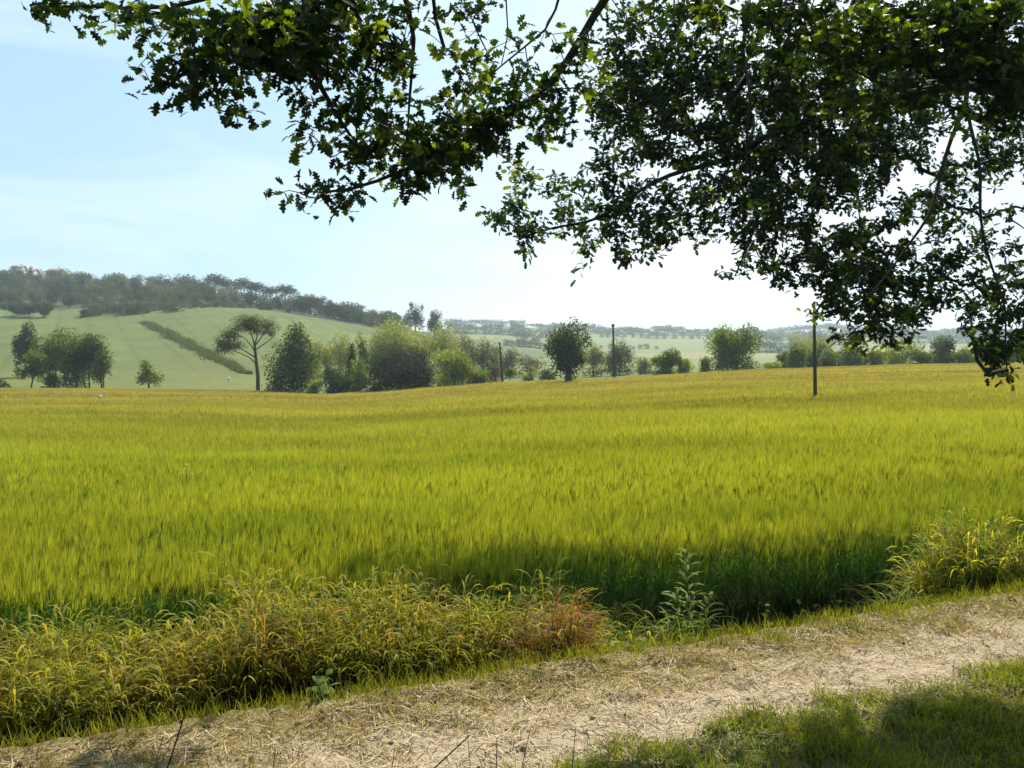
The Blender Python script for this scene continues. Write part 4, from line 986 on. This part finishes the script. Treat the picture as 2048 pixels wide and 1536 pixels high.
pole(1006, 684, 106, 4.5, "leaning bare pole at the field edge beside the purplish shrub", 999)

def marker(px, row, Y, wpx, label):
    X = (px - 1024) * Y / F; z = gz(X, Y); zt = ZC - (row - HZ) * Y / F; r = wpx * Y / F / 2
    e = tag(empty("field_marker", (X, Y, z)), label, "field marker")
    g = Geo(); tube(g, [(0, 0, -0.1), (0, 0, zt - z)], [0.02, 0.02], [0.45, 0.46, 0.40], 8); g.build("post", M_WALL, e, True)
    g = Geo(); a = np.linspace(-math.pi / 2 + 0.15, math.pi / 2 - 0.1, 7)
    tube(g, np.stack([0 * a, 0 * a, zt - z + r * np.sin(a)], 1), r * np.cos(a), [0.86, 0.85, 0.80], 10); g.build("cap", M_WALL, e, True)
marker(201, 793, 57, 6.5, "small white marker standing in the barley in front of the left grove")
marker(457, 757, 136, 6.5, "small white marker on the meadow left of the umbrella pine trunk")

# fallen log and pale stone at the field edge
Y = 104.5; X = (752 - 1024) * Y / F
g = Geo(); tube(g, [(-0.5, 0.3, 0.45), (0.0, 0, 0.45), (0.75, -0.2, 0.42)], [0.42, 0.45, 0.40], [0.14, 0.10, 0.06], 10); tube(g, [(-0.502, 0.301, 0.45), (-0.52, 0.31, 0.45)], [0.3, 0.3], [0.28, 0.2, 0.12], 10)
o = g.build("log", M_WOOD); o.location = (X, Y, gz(X, Y) + 0.35); tag(o, "short thick log lying in front of the large dome bush", "log")
X = (737 - 1024) * 103.8 / F
g = Geo(); th = np.linspace(0, 6.28, 9)[:-1]
ring = lambda s, z: np.stack([0.95 * s * np.cos(th) * (1 + 0.12 * np.sin(3 * th)), 0.4 * s * np.sin(th), np.full(8, z) + 0.05 * np.cos(2 * th)], 1)
Vr = np.concatenate([ring(0.9, 0.0), ring(1.0, 0.35), ring(0.75, 0.75), ring(0.3, 0.9)])
g.add(Vr, [(i * 8 + k, i * 8 + (k + 1) % 8, i * 8 + 8 + (k + 1) % 8, i * 8 + 8 + k) for i in range(3) for k in range(8)], [0.55, 0.50, 0.42]); g.add(Vr[24:], [list(range(8))], [0.55, 0.5, 0.42])
o = g.build("stone", M_WALL); o.location = (X, 103.8, gz(X, 103.8) + 0.2); tag(o, "pale stone block at the field edge between the dark bush and the log", "stone")

# ------------------------------------------------------------------ the oak overhead
LEAF_FULL = np.array([(0, 0.012), (0.10, 0.035), (0.24, 0.20), (0.30, 0.21), (0.36, 0.10), (0.47, 0.30), (0.54, 0.31), (0.60, 0.14), (0.72, 0.27), (0.78, 0.25), (0.83, 0.11), (0.94, 0.12), (1.0, 0.0)])
LEAF_LOW = np.array([(0, 0.01), (0.24, 0.22), (0.36, 0.10), (0.52, 0.32), (0.62, 0.14), (0.78, 0.26), (1.0, 0.0)])
def add_leaves(g, P, a, nrm, ln, col, outline):
    n = len(P)
    a = a / np.linalg.norm(a, axis=1)[:, None]
    b = np.cross(nrm, a); b /= np.linalg.norm(b, axis=1)[:, None] + 1e-9
    nv = np.cross(a, b)
    fold = 0.15 + 0.35 * rng.random((n, 1)); curl = rng.normal(0.12, 0.18, (n, 1)); wide = 0.85 + 0.35 * rng.random((n, 1))
    m = len(outline)
    x, y = outline[:, 0][None], outline[:, 1][None]
    def side(sg):
        return P[:, None] + ln[:, None, None] * (a[:, None] * x[..., None] + b[:, None] * (sg * y * wide)[..., None] + nv[:, None] * (fold * y - curl * x * x)[..., None])
    VR, VL = side(1), side(-1)
    mid = P[:, None] + ln[:, None, None] * (a[:, None] * np.array([0.5, 0.0])[None, :, None] - nv[:, None] * (curl * np.array([0.25, 0.0])[None])[..., None])
    # right half: outline then back along the midrib
    V = np.concatenate([VR, VL, mid], 1).reshape(-1, 3)
    st = np.arange(n)[:, None] * (2 * m + 2)
    R_ = np.concatenate([np.arange(m), [2 * m, 2 * m + 1]])[None] + st
    L_ = np.concatenate([[2 * m + 1, 2 * m], np.arange(2 * m - 1, m - 1, -1)])[None] + st
    g.add(V, R_, np.repeat(col, 2 * m + 2, 0))
    g.parts.append(L_ + (g.n - len(V)))

def band_depth(row):                                            # bough distances stepped so that their shadows fall beside the path
    return float(np.interp(row, [0, 100, 130, 200, 350, 420, 560, 780], [7.6, 8.0, 11.6, 11.6, 10.9, 10.3, 9.9, 9.5]))

DTRY = np.linspace(6.4, 14.6, 83)
def bough_depth(px, row):
    """distance of a leaf spray seen in that direction, shifted so that its shadow misses the path"""
    X = (px - 1024) * DTRY / F; Z = ZC - (row - HZ) * DTRY / F
    sx, sy = X - SUN[0] / SUN[2] * Z, DTRY - SUN[1] / SUN[2] * Z
    v = uv(sx, sy)[1]; spx = 1024 + sx / np.maximum(sy, 0.5) * F
    bad = (v > -1.75 + 0.25 * rng.normal()) & (v < np.where((spx > 1420) & (spx < 1740), 0.3, 1.85))  # avoid distances that would throw the spray's shadow on the path
    cost = np.abs(DTRY - band_depth(row) - rng.normal(0, 0.4)) + bad * 6.0
    return float(DTRY[int(np.argmin(cost))] + rng.uniform(-0.05, 0.05))

BLOBS = [  # column, row, half width, half height, distance, density
 (70, 10, 16, 9, 4.6, .5), (105, 24, 34, 20, 4.6, .8), (165, 8, 26, 10, 4.6, .7), (205, 42, 38, 28, 4.5, .8), (215, 15, 40, 18, 4.5, 1), (265, 20, 30, 26, 4.6, .8), (290, 55, 30, 45, 4.7, .9), (330, 30, 55, 40, 4.8, 1), (335, 95, 45, 40, 4.8, 1.0),
 (282, 144, 22, 9, 4.6, .9), (318, 165, 18, 22, 4.6, 1), (345, 190, 28, 18, 4.6, 1), (372, 140, 48, 50, 4.8, 1.2), (440, 100, 90, 75, 4.9, 1.6), (425, 175, 55, 28, 4.9, 1.0), (540, 60, 110, 75, 5.0, 2.8), (520, 120, 90, 55, 5.0, 1.6), (660, 50, 120, 75, 5.2, 2.9), (700, 110, 90, 45, 5.3, 1.4),
 (475, 205, 20, 12, 4.8, .6), (488, 232, 26, 18, 4.8, .8), (590, 165, 50, 40, 5.1, 1.1), (600, 210, 36, 25, 5.1, .9), (690, 180, 42, 62, 5.4, 1.1), (660, 250, 42, 36, 5.3, .9), (600, 285, 28, 14, 5.2, .6), (625, 300, 30, 14, 5.2, .6),
 (735, 240, 70, 70, 5.5, 1.2), (720, 310, 60, 45, 5.5, 1.1), (650, 375, 42, 20, 5.3, .9), (577, 386, 24, 18, 5.2, 1), (620, 400, 24, 22, 5.2, .8), (690, 385, 40, 24, 5.4, .8), (725, 400, 22, 14, 5.4, .6), (800, 70, 50, 60, 5.6, 1.0), (790, 150, 40, 55, 5.6, .9),
 (810, 260, 62, 60, 5.7, 1.2), (830, 330, 75, 50, 5.7, 1.4), (790, 388, 36, 24, 5.6, .9), (880, 350, 70, 45, 5.7, 1.3), (905, 385, 34, 22, 5.7, .9), (880, 290, 70, 60, 5.8, 1.3), (850, 210, 40, 30, 5.7, .9), (910, 220, 40, 40, 5.8, .8),
 (940, 150, 52, 48, 5.9, 1.0), (965, 205, 62, 42, 6.0, 1.1), (985, 265, 80, 58, 6.0, 1.5), (950, 310, 60, 40, 5.9, 1.2), (1060, 230, 70, 55, 6.0, 1.1), (1075, 170, 60, 40, 6.0, 1.0), (1130, 235, 36, 44, 6.0, .9), (1110, 290, 40, 26, 6.0, .6), (1150, 140, 40, 50, 6.1, .8), (1160, 85, 34, 50, 6.2, .6),
 (1045, 75, 20, 9, 6.1, .8), (1095, 65, 12, 10, 6.1, .6), (890, 25, 60, 25, 5.6, 1.1), (960, 12, 50, 16, 5.7, .9), (990, 5, 24, 12, 5.8, .8), (905, 75, 30, 30, 5.6, .6),
 (1250, 30, 50, 50, 0, 1.2), (1240, 120, 45, 50, 0, 1.1), (1225, 190, 40, 35, 0, 1.1), (1230, 240, 30, 25, 0, .9), (1190, 190, 26, 60, 6.1, .7), (1320, 60, 80, 60, 0, 1.2), (1300, 150, 80, 60, 0, 1.5), (1290, 220, 80, 60, 0, 1.6), (1270, 290, 60, 40, 0, 1.2), (1400, 40, 70, 50, 0, 1.0), (1400, 130, 80, 60, 0, 1.2), (1400, 220, 90, 70, 0, 1.3), (1380, 290, 80, 45, 0, 1.1),
 (1490, 60, 70, 60, 0, 1.1), (1510, 160, 90, 70, 0, 1.2), (1520, 250, 90, 70, 0, 1.3), (1610, 50, 80, 55, 0, 1.2), (1620, 150, 90, 70, 0, 1.4), (1650, 260, 100, 70, 0, 1.5), (1600, 340, 100, 60, 0, 1.3), (1720, 60, 90, 70, 0, 1.5), (1740, 160, 100, 70, 0, 1.8), (1780, 230, 80, 60, 0, 1.4), (1720, 320, 80, 60, 0, 1.8), (1690, 390, 70, 30, 0, 1.2),
 (1840, 60, 90, 70, 0, 1.7), (1850, 160, 80, 60, 0, 1.4), (1940, 60, 80, 70, 0, 1.8), (1930, 170, 40, 60, 0, 1.0), (2020, 70, 60, 80, 0, 1.6), (2020, 180, 55, 70, 0, 1.3), (2010, 270, 50, 60, 0, 1.3), (2000, 330, 45, 36, 0, 1.0), (1860, 260, 36, 40, 0, .7), (1880, 330, 50, 30, 0, .8), (1900, 390, 40, 30, 0, .8), (1820, 300, 50, 40, 0, .8),
 (1500, 350, 70, 60, 0, 1.1), (1420, 350, 70, 45, 0, .8), (1520, 430, 70, 60, 0, 1.2), (1580, 420, 60, 50, 0, 1.0), (1440, 410, 60, 40, 0, .8), (1370, 420, 60, 45, 0, .9), (1300, 400, 70, 40, 0, .8), (1230, 330, 45, 30, 0, .8), (1220, 400, 60, 40, 0, 1.0), (1140, 385, 60, 30, 0, .8), (1080, 360, 60, 20, 0, .6), (1040, 345, 40, 16, 0, .5), (1050, 420, 45, 35, 0, .9), (1000, 440, 34, 20, 0, 1.0), (1040, 470, 34, 22, 0, .9), (1120, 450, 55, 32, 0, .7), (1190, 470, 50, 35, 0, .7), (1180, 530, 26, 16, 0, .5), (1045, 512, 18, 12, 0, .6),
 (1270, 480, 60, 45, 0, 1.0), (1260, 520, 36, 14, 0, .8), (1320, 460, 50, 36, 0, .8), (1400, 470, 36, 22, 0, .5), (1450, 475, 30, 14, 0, .5), (1440, 540, 10, 8, 0, .5), (1560, 520, 40, 46, 0, 1.1), (1520, 500, 40, 40, 0, .8), (1570, 565, 34, 18, 0, 1.0), (1490, 545, 18, 12, 0, .5), (1640, 480, 50, 40, 0, 1.2), (1690, 500, 70, 50, 0, 1.3), (1740, 470, 60, 36, 0, .9), (1650, 545, 50, 36, 0, 1.1), (1720, 570, 70, 45, 0, 1.5), (1790, 530, 60, 50, 0, 1.1), (1790, 590, 60, 45, 0, 1.3),
 (1670, 600, 40, 26, 0, .9), (1620, 628, 18, 10, 0, .7), (1650, 622, 26, 14, 0, .8), (1740, 630, 60, 30, 0, 1.2), (1760, 665, 60, 24, 0, .9), (1700, 670, 34, 20, 0, .7), (1720, 695, 40, 12, 0, .6), (1790, 690, 26, 14, 0, .5), (1820, 640, 40, 34, 0, .9), (1850, 430, 40, 50, 0, .7), (1830, 390, 40, 30, 0, .6), (1790, 430, 40, 25, 0, .6), (1860, 500, 60, 40, 0, .9), (1880, 570, 60, 40, 0, .9), (1850, 600, 40, 36, 0, .9),
 (1920, 450, 50, 40, 0, .7), (1960, 400, 40, 40, 0, .6), (2020, 420, 40, 26, 0, .4), (1930, 520, 50, 40, 0, .9), (1990, 490, 50, 36, 0, .6), (2020, 520, 30, 40, 0, .7), (1950, 590, 60, 45, 0, 1.1), (2020, 590, 40, 50, 0, 1.1), (1960, 650, 34, 36, 0, 1.0), (2010, 660, 45, 45, 0, 1.4), (2020, 710, 40, 36, 0, 1.5), (2000, 750, 26, 18, 0, 1.1), (1975, 700, 24, 26, 0, .9),
 (1320, 30, 60, 30, 7.0, .8), (1430, 25, 60, 30, 7.0, .8), (1560, 25, 60, 30, 7.0, .8), (1185, 120, 30, 55, 0, .8), (1198, 240, 26, 55, 0, .8), (1205, 30, 26, 30, 0, .8), (1180, 330, 24, 30, 0, .5), (1700, 215, 60, 35, 6.9, .8), (1800, 190, 60, 35, 6.9, .8), (1880, 178, 50, 35, 6.9, .8), (1905, 235, 36, 40, 6.9, .6), (1955, 225, 36, 40, 6.9, .6), (1890, 380, 45, 60, 0, .7), (1955, 330, 40, 50, 0, .7),
 (2120, 100, 70, 110, 0, 1.2), (2120, 300, 70, 110, 0, 1.0), (2110, 480, 60, 90, 0, .9), (2110, 640, 70, 90, 0, 1.1), (2260, 250, 90, 250, 0, .6), (2250, 560, 90, 150, 0, .6)]

def oak():
    base = (9.4, 3.0)
    zb = gz(*base)
    e = tag(empty("oak_tree", (base[0], base[1], zb)), "great oak whose dark leafy boughs hang across the top and right of the view", "oak tree")
    O = np.array([base[0], base[1], zb])
    bark = np.array([0.045, 0.034, 0.026])
    g = Geo(); top = np.array([9.1, 3.5, 4.4])
    a = np.linspace(0, 1, 8)[:, None]
    tr = np.array([9.4, 3.0, zb - 0.2]) * (1 - a) + top * a + np.concatenate([0.06 * np.sin(a * 5), 0.05 * np.cos(a * 4), 0 * a], 1)
    tube(g, tr - O, np.interp(a[:, 0], [0, 0.1, 0.3, 1], [0.78, 0.58, 0.48, 0.40]), bark, 16); g.build("trunk", M_BARK, e, True)
    A = lambda px, row, d=None: at(px, row, d or band_depth(row))
    limbs = [
      ([tr[-1], (8.0, 6.5, 6.4), A(2230, 150, 10.9), A(2040, 160, 11.2), A(1830, 190, 11.3), A(1640, 235, 11.2), A(1480, 300, 11.0), A(1350, 350, 10.7), A(1200, 430, 10.3), A(1040, 478, 10.0)], 0.17, 0.010),
      ([A(2040, 160, 11.2), A(1850, 40, 11.7), A(1640, -25, 12.0), A(1520, -10, 11.9), A(1487, 90, 11.6), A(1497, 230, 11.1), A(1500, 330, 10.8), A(1512, 430, 10.3), A(1500, 500, 10.1), A(1470, 552, 9.9)], 0.055, 0.008),
      ([tr[-1], (8.4, 7.2, 7.2), A(1950, -90, 10.2), A(1935, 60, 10.6), A(1936, 170, 10.8), A(1946, 290, 10.7), A(1962, 400, 10.3), A(1985, 540, 9.9), A(2008, 640, 9.7), A(2014, 740, 9.5)], 0.085, 0.008),
      ([tr[-2], (5.0, 3.8, 6.8), (2.9, 5.2, 5.9), A(1235, -50, 6.4), A(1172, 95, 6.15), A(1110, 165, 6.05), A(1010, 212, 5.95), A(915, 290, 5.8), A(800, 372, 5.6), A(640, 385, 5.3)], 0.15, 0.008),
      ([(2.9, 5.2, 5.9), A(1330, -25, 6.8), A(1450, 8, 7.0), A(1600, 60, 7.0), A(1720, 170, 6.95), A(1800, 195, 6.9), A(1890, 195, 6.9), A(1950, 230, 6.9)], 0.032, 0.006),
      ([tr[-3], (4.2, 2.4, 6.3), (1.2, 3.9, 5.3), A(845, -40, 5.5), A(862, 30, 5.55), A(888, 95, 5.6)], 0.12, 0.012),
      ([(4.2, 2.4, 6.3), (0.8, 3.6, 5.2), A(720, -50, 5.2), A(570, 20, 5.0), A(440, 95, 4.9), A(345, 165, 4.8)], 0.10, 0.010),
      ([(0.8, 3.6, 5.2), A(620, -60, 4.8), A(400, -15, 4.7), A(290, 15, 4.65), A(190, 12, 4.6), A(75, 14, 4.6)], 0.05, 0.006),
      ([A(1936, 170, 10.8), A(1905, 300, 10.5), A(1850, 430, 10.2), A(1790, 550, 9.9), A(1715, 610, 9.75), A(1630, 628, 9.7)], 0.032, 0.007),
      ([A(800, -40, 5.6), A(828, 60, 5.6), A(826, 190, 5.6), A(815, 270, 5.65)], 0.022, 0.006),
      ([A(1125, -30, 6.4), A(1108, 20, 6.3), A(1090, 62, 6.25), A(1050, 112, 6.15), A(1003, 135, 6.1), A(960, 170, 6.0)], 0.012, 0.005),
      ([A(1012, -5, 6.2), A(1013, 60, 6.15), A(1003, 128, 6.1)], 0.006, 0.004),
      ([A(945, 40, 5.9), A(965, 90, 5.95), A(988, 128, 6.0)], 0.007, 0.004),
      ([A(570, 20, 5.0), A(600, 120, 5.15), A(660, 210, 5.35), A(720, 300, 5.5)], 0.03, 0.008),
    ]
    nodes = []
    for pts, r0, r1 in limbs:
        p = np.array(pts, float)
        s = np.concatenate([[0], np.cumsum(np.linalg.norm(np.diff(p, axis=0), axis=1))])
        t = np.linspace(0, s[-1], max(6, int(s[-1] / 0.22)))
        # rounded path through the points, with a little wander
        q = np.stack([np.interp(t, s, p[:, i]) for i in range(3)], 1)
        for _ in range(2): q[1:-1] = (q[:-2] + 2 * q[1:-1] + q[2:]) / 4
        wob = np.minimum(1, np.minimum(t, s[-1] - t) * 2)[:, None]
        q = q + wob * 0.035 * np.stack([np.sin(t * 3.1 + i * 2 + r0 * 50) for i in range(3)], 1)
        g = Geo(); tube(g, q - O, r0 + (r1 - r0) * (t / s[-1]) ** 0.8, bark, 8); g.build("limb", M_BARK, e, True)
        nodes.append(q)
    limb_nodes = np.concatenate(nodes)
    # leaf clusters
    cl, young_lit = [], []
    for (cx, cy, rx, ry, d, dens) in BLOBS:
        d0 = d or band_depth(cy)
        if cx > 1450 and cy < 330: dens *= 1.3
        area = math.pi * rx * ry * (d0 / F) ** 2
        n = max(2, int(area * 100 * dens))
        aa = rng.random(n) * 6.28; rr = np.sqrt(rng.random(n))
        px = cx + rx * rr * np.cos(aa); row = cy + ry * rr * np.sin(aa)
        dd = np.array([d + rng.normal(0, 0.28) if d else bough_depth(p_, r_) for p_, r_ in zip(px, row)])
        cl.append(np.stack([(px - 1024) * dd / F, dd, ZC - (row - HZ) * dd / F], 1)); young_lit.append(np.full(n, 1.0 if dens < 0.85 else 0.35))
    nf = sum(len(c) for c in cl)
    cl = np.concatenate(cl); young_lit = np.concatenate(young_lit)
    # unseen crown added above and behind, shaped to shade the turf and spare the path
    n = 15000
    C2 = np.stack([rng.uniform(-11, 14, n), rng.uniform(-13, 9.5, n), rng.uniform(4.6, 9.0, n)], 1)
    S = C2 - SUN[None] * (C2[:, 2:3] / SUN[2]); vs = uv(S[:, 0], S[:, 1])[1]
    ok = (C2[:, 2] > ZC + 0.47 * C2[:, 1] + 0.35) & (vs < -1.85 + 0.30 * rng.normal(size=n)) & (snoise(C2, 1.5, 91) > np.where((S[:, 1] > 1.8) & (S[:, 1] < 5.5) & (S[:, 0] > -1.5) & (S[:, 0] < 6), 0.30, -0.25))
    ok &= np.linalg.norm(C2[:, :2] - np.array([3.0, -0.5]), axis=1) < 12.5
    C2 = C2[ok]
    # connect every cluster to the nearest wood, nearest first
    allc = cl
    dist = np.array([np.min(np.linalg.norm(limb_nodes - c, axis=1)) for c in allc])
    order = np.argsort(dist)
    pos = np.concatenate([limb_nodes, np.zeros_like(allc)]); parent = np.full(len(pos), -1); m = len(limb_nodes); idx_of = {}
    for i in order:
        c = allc[i]
        dv = pos[:m] - c
        dd = np.linalg.norm(dv, axis=1) + 0.15 * np.maximum(0, -dv[:, 2])
        dd[dd < 0.05] = 9
        j = int(np.argmin(dd)); pos[m] = c; parent[m] = j; idx_of[i] = m; m += 1
    kids = np.zeros(m)
    for k in range(m - 1, len(limb_nodes) - 1, -1):
        kids[k] += 1
        if parent[k] >= len(limb_nodes): kids[parent[k]] += kids[k]
    ks = np.arange(len(limb_nodes), m); A0, B0 = pos[parent[ks]], pos[ks]
    midp = (A0 + B0) / 2 + rng.normal(0, 0.12, (len(ks), 3)) * np.linalg.norm(B0 - A0, axis=1)[:, None] * 0.5
    rad = 0.0022 * np.sqrt(kids[ks] + 1)
    # twigs as three sided rods, all at once
    gt = Geo()
    for P_, Q_, ra, rb in ((A0, midp, rad * 1.1, rad), (midp, B0, rad, rad * 0.7)):
        T = Q_ - P_; T /= np.linalg.norm(T, axis=1)[:, None] + 1e-9
        u_ = np.cross(T, [0.3, 0.2, 0.9]); u_ /= np.linalg.norm(u_, axis=1)[:, None]; w_ = np.cross(T, u_)
        ring = [math.cos(x) * u_ + math.sin(x) * w_ for x in (0, 2.09, 4.19)]
        V = np.stack([P_ + r_ * ra[:, None] for r_ in ring] + [Q_ + r_ * rb[:, None] for r_ in ring], 1) - O
        st = np.arange(len(P_))[:, None] * 6
        q = np.concatenate([np.array([[k, (k + 1) % 3, 3 + (k + 1) % 3, 3 + k]]) + st for k in range(3)])
        gt.add(V.reshape(-1, 3), q, bark * 1.1)
    gt.build("twigs", M_BARK, e)
    # leaves
    g = Geo()
    def leaves_at(Cn, per, l0, l1, outline, yg, dirs):
        n = len(Cn) * per
        Cc = np.repeat(Cn, per, 0); yy = np.repeat(yg, per)[:, None]
        dirv = np.repeat(dirs, per, 0) * 0.5 + rng.normal(size=(n, 3)) * np.array([1, 1, 0.7]) + np.array([0, 0, -0.25])
        nrm = rng.normal(size=(n, 3)) * 0.75 + np.array([0, 0, 1.0])
        ln = l0 + (l1 - l0) * rng.random(n)
        clus = np.repeat(0.75 + 0.5 * rng.random(len(Cn)), per)[:, None]
        is_lit = np.repeat(rng.random(len(Cn)), per)[:, None] < 0.48 * yy
        col = np.where(is_lit, [0.175, 0.225, 0.020], [0.022, 0.043, 0.009]) * clus * (0.75 + 0.5 * rng.random((n, 1)))  # yellow green imitates backlit young sprays, near black the shaded inner mass
        st = Cc + rng.normal(0, 0.045, (n, 3)) - np.repeat(dirs, per, 0) * (0.10 * rng.random((n, 1)))
        add_leaves(g, st - O, dirv, nrm, ln, col, outline)
    dirs = np.zeros_like(allc)
    for i in range(len(allc)):
        k = idx_of[i]; dv = pos[k] - pos[parent[k]]; dirs[i] = dv / (np.linalg.norm(dv) + 1e-9)
    near = allc[:, 1] < 7
    leaves_at(allc[near], 9, 0.060, 0.105, LEAF_FULL, young_lit[near], dirs[near])
    leaves_at(allc[~near], 10, 0.070, 0.115, LEAF_LOW, young_lit[~near], dirs[~near])
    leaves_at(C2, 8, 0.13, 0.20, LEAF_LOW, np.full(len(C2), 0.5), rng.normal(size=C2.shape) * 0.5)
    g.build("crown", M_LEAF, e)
    print("oak clusters", len(allc), "overhead", len(C2))
oak()

# ------------------------------------------------------------------ air
def haze():
    m = bpy.data.materials.new("hazy_air"); m.use_nodes = True
    t = m.node_tree; t.nodes.clear()
    o = t.nodes.new("ShaderNodeOutputMaterial"); v = t.nodes.new("ShaderNodeVolumePrincipled")
    v.inputs["Color"].default_value = (0.70, 0.83, 0.95, 1); v.inputs["Density"].default_value = 0.00028; v.inputs["Anisotropy"].default_value = 0.35
    t.links.new(v.outputs[0], o.inputs["Volume"])
    g = Geo(); box(g, (0, 1840, 5), (19600, 3740, 180), [1, 1, 1])
    h = g.build("haze", m); tag(h, "thin bluish summer haze filling the valley", "haze", kind='stuff')
haze()
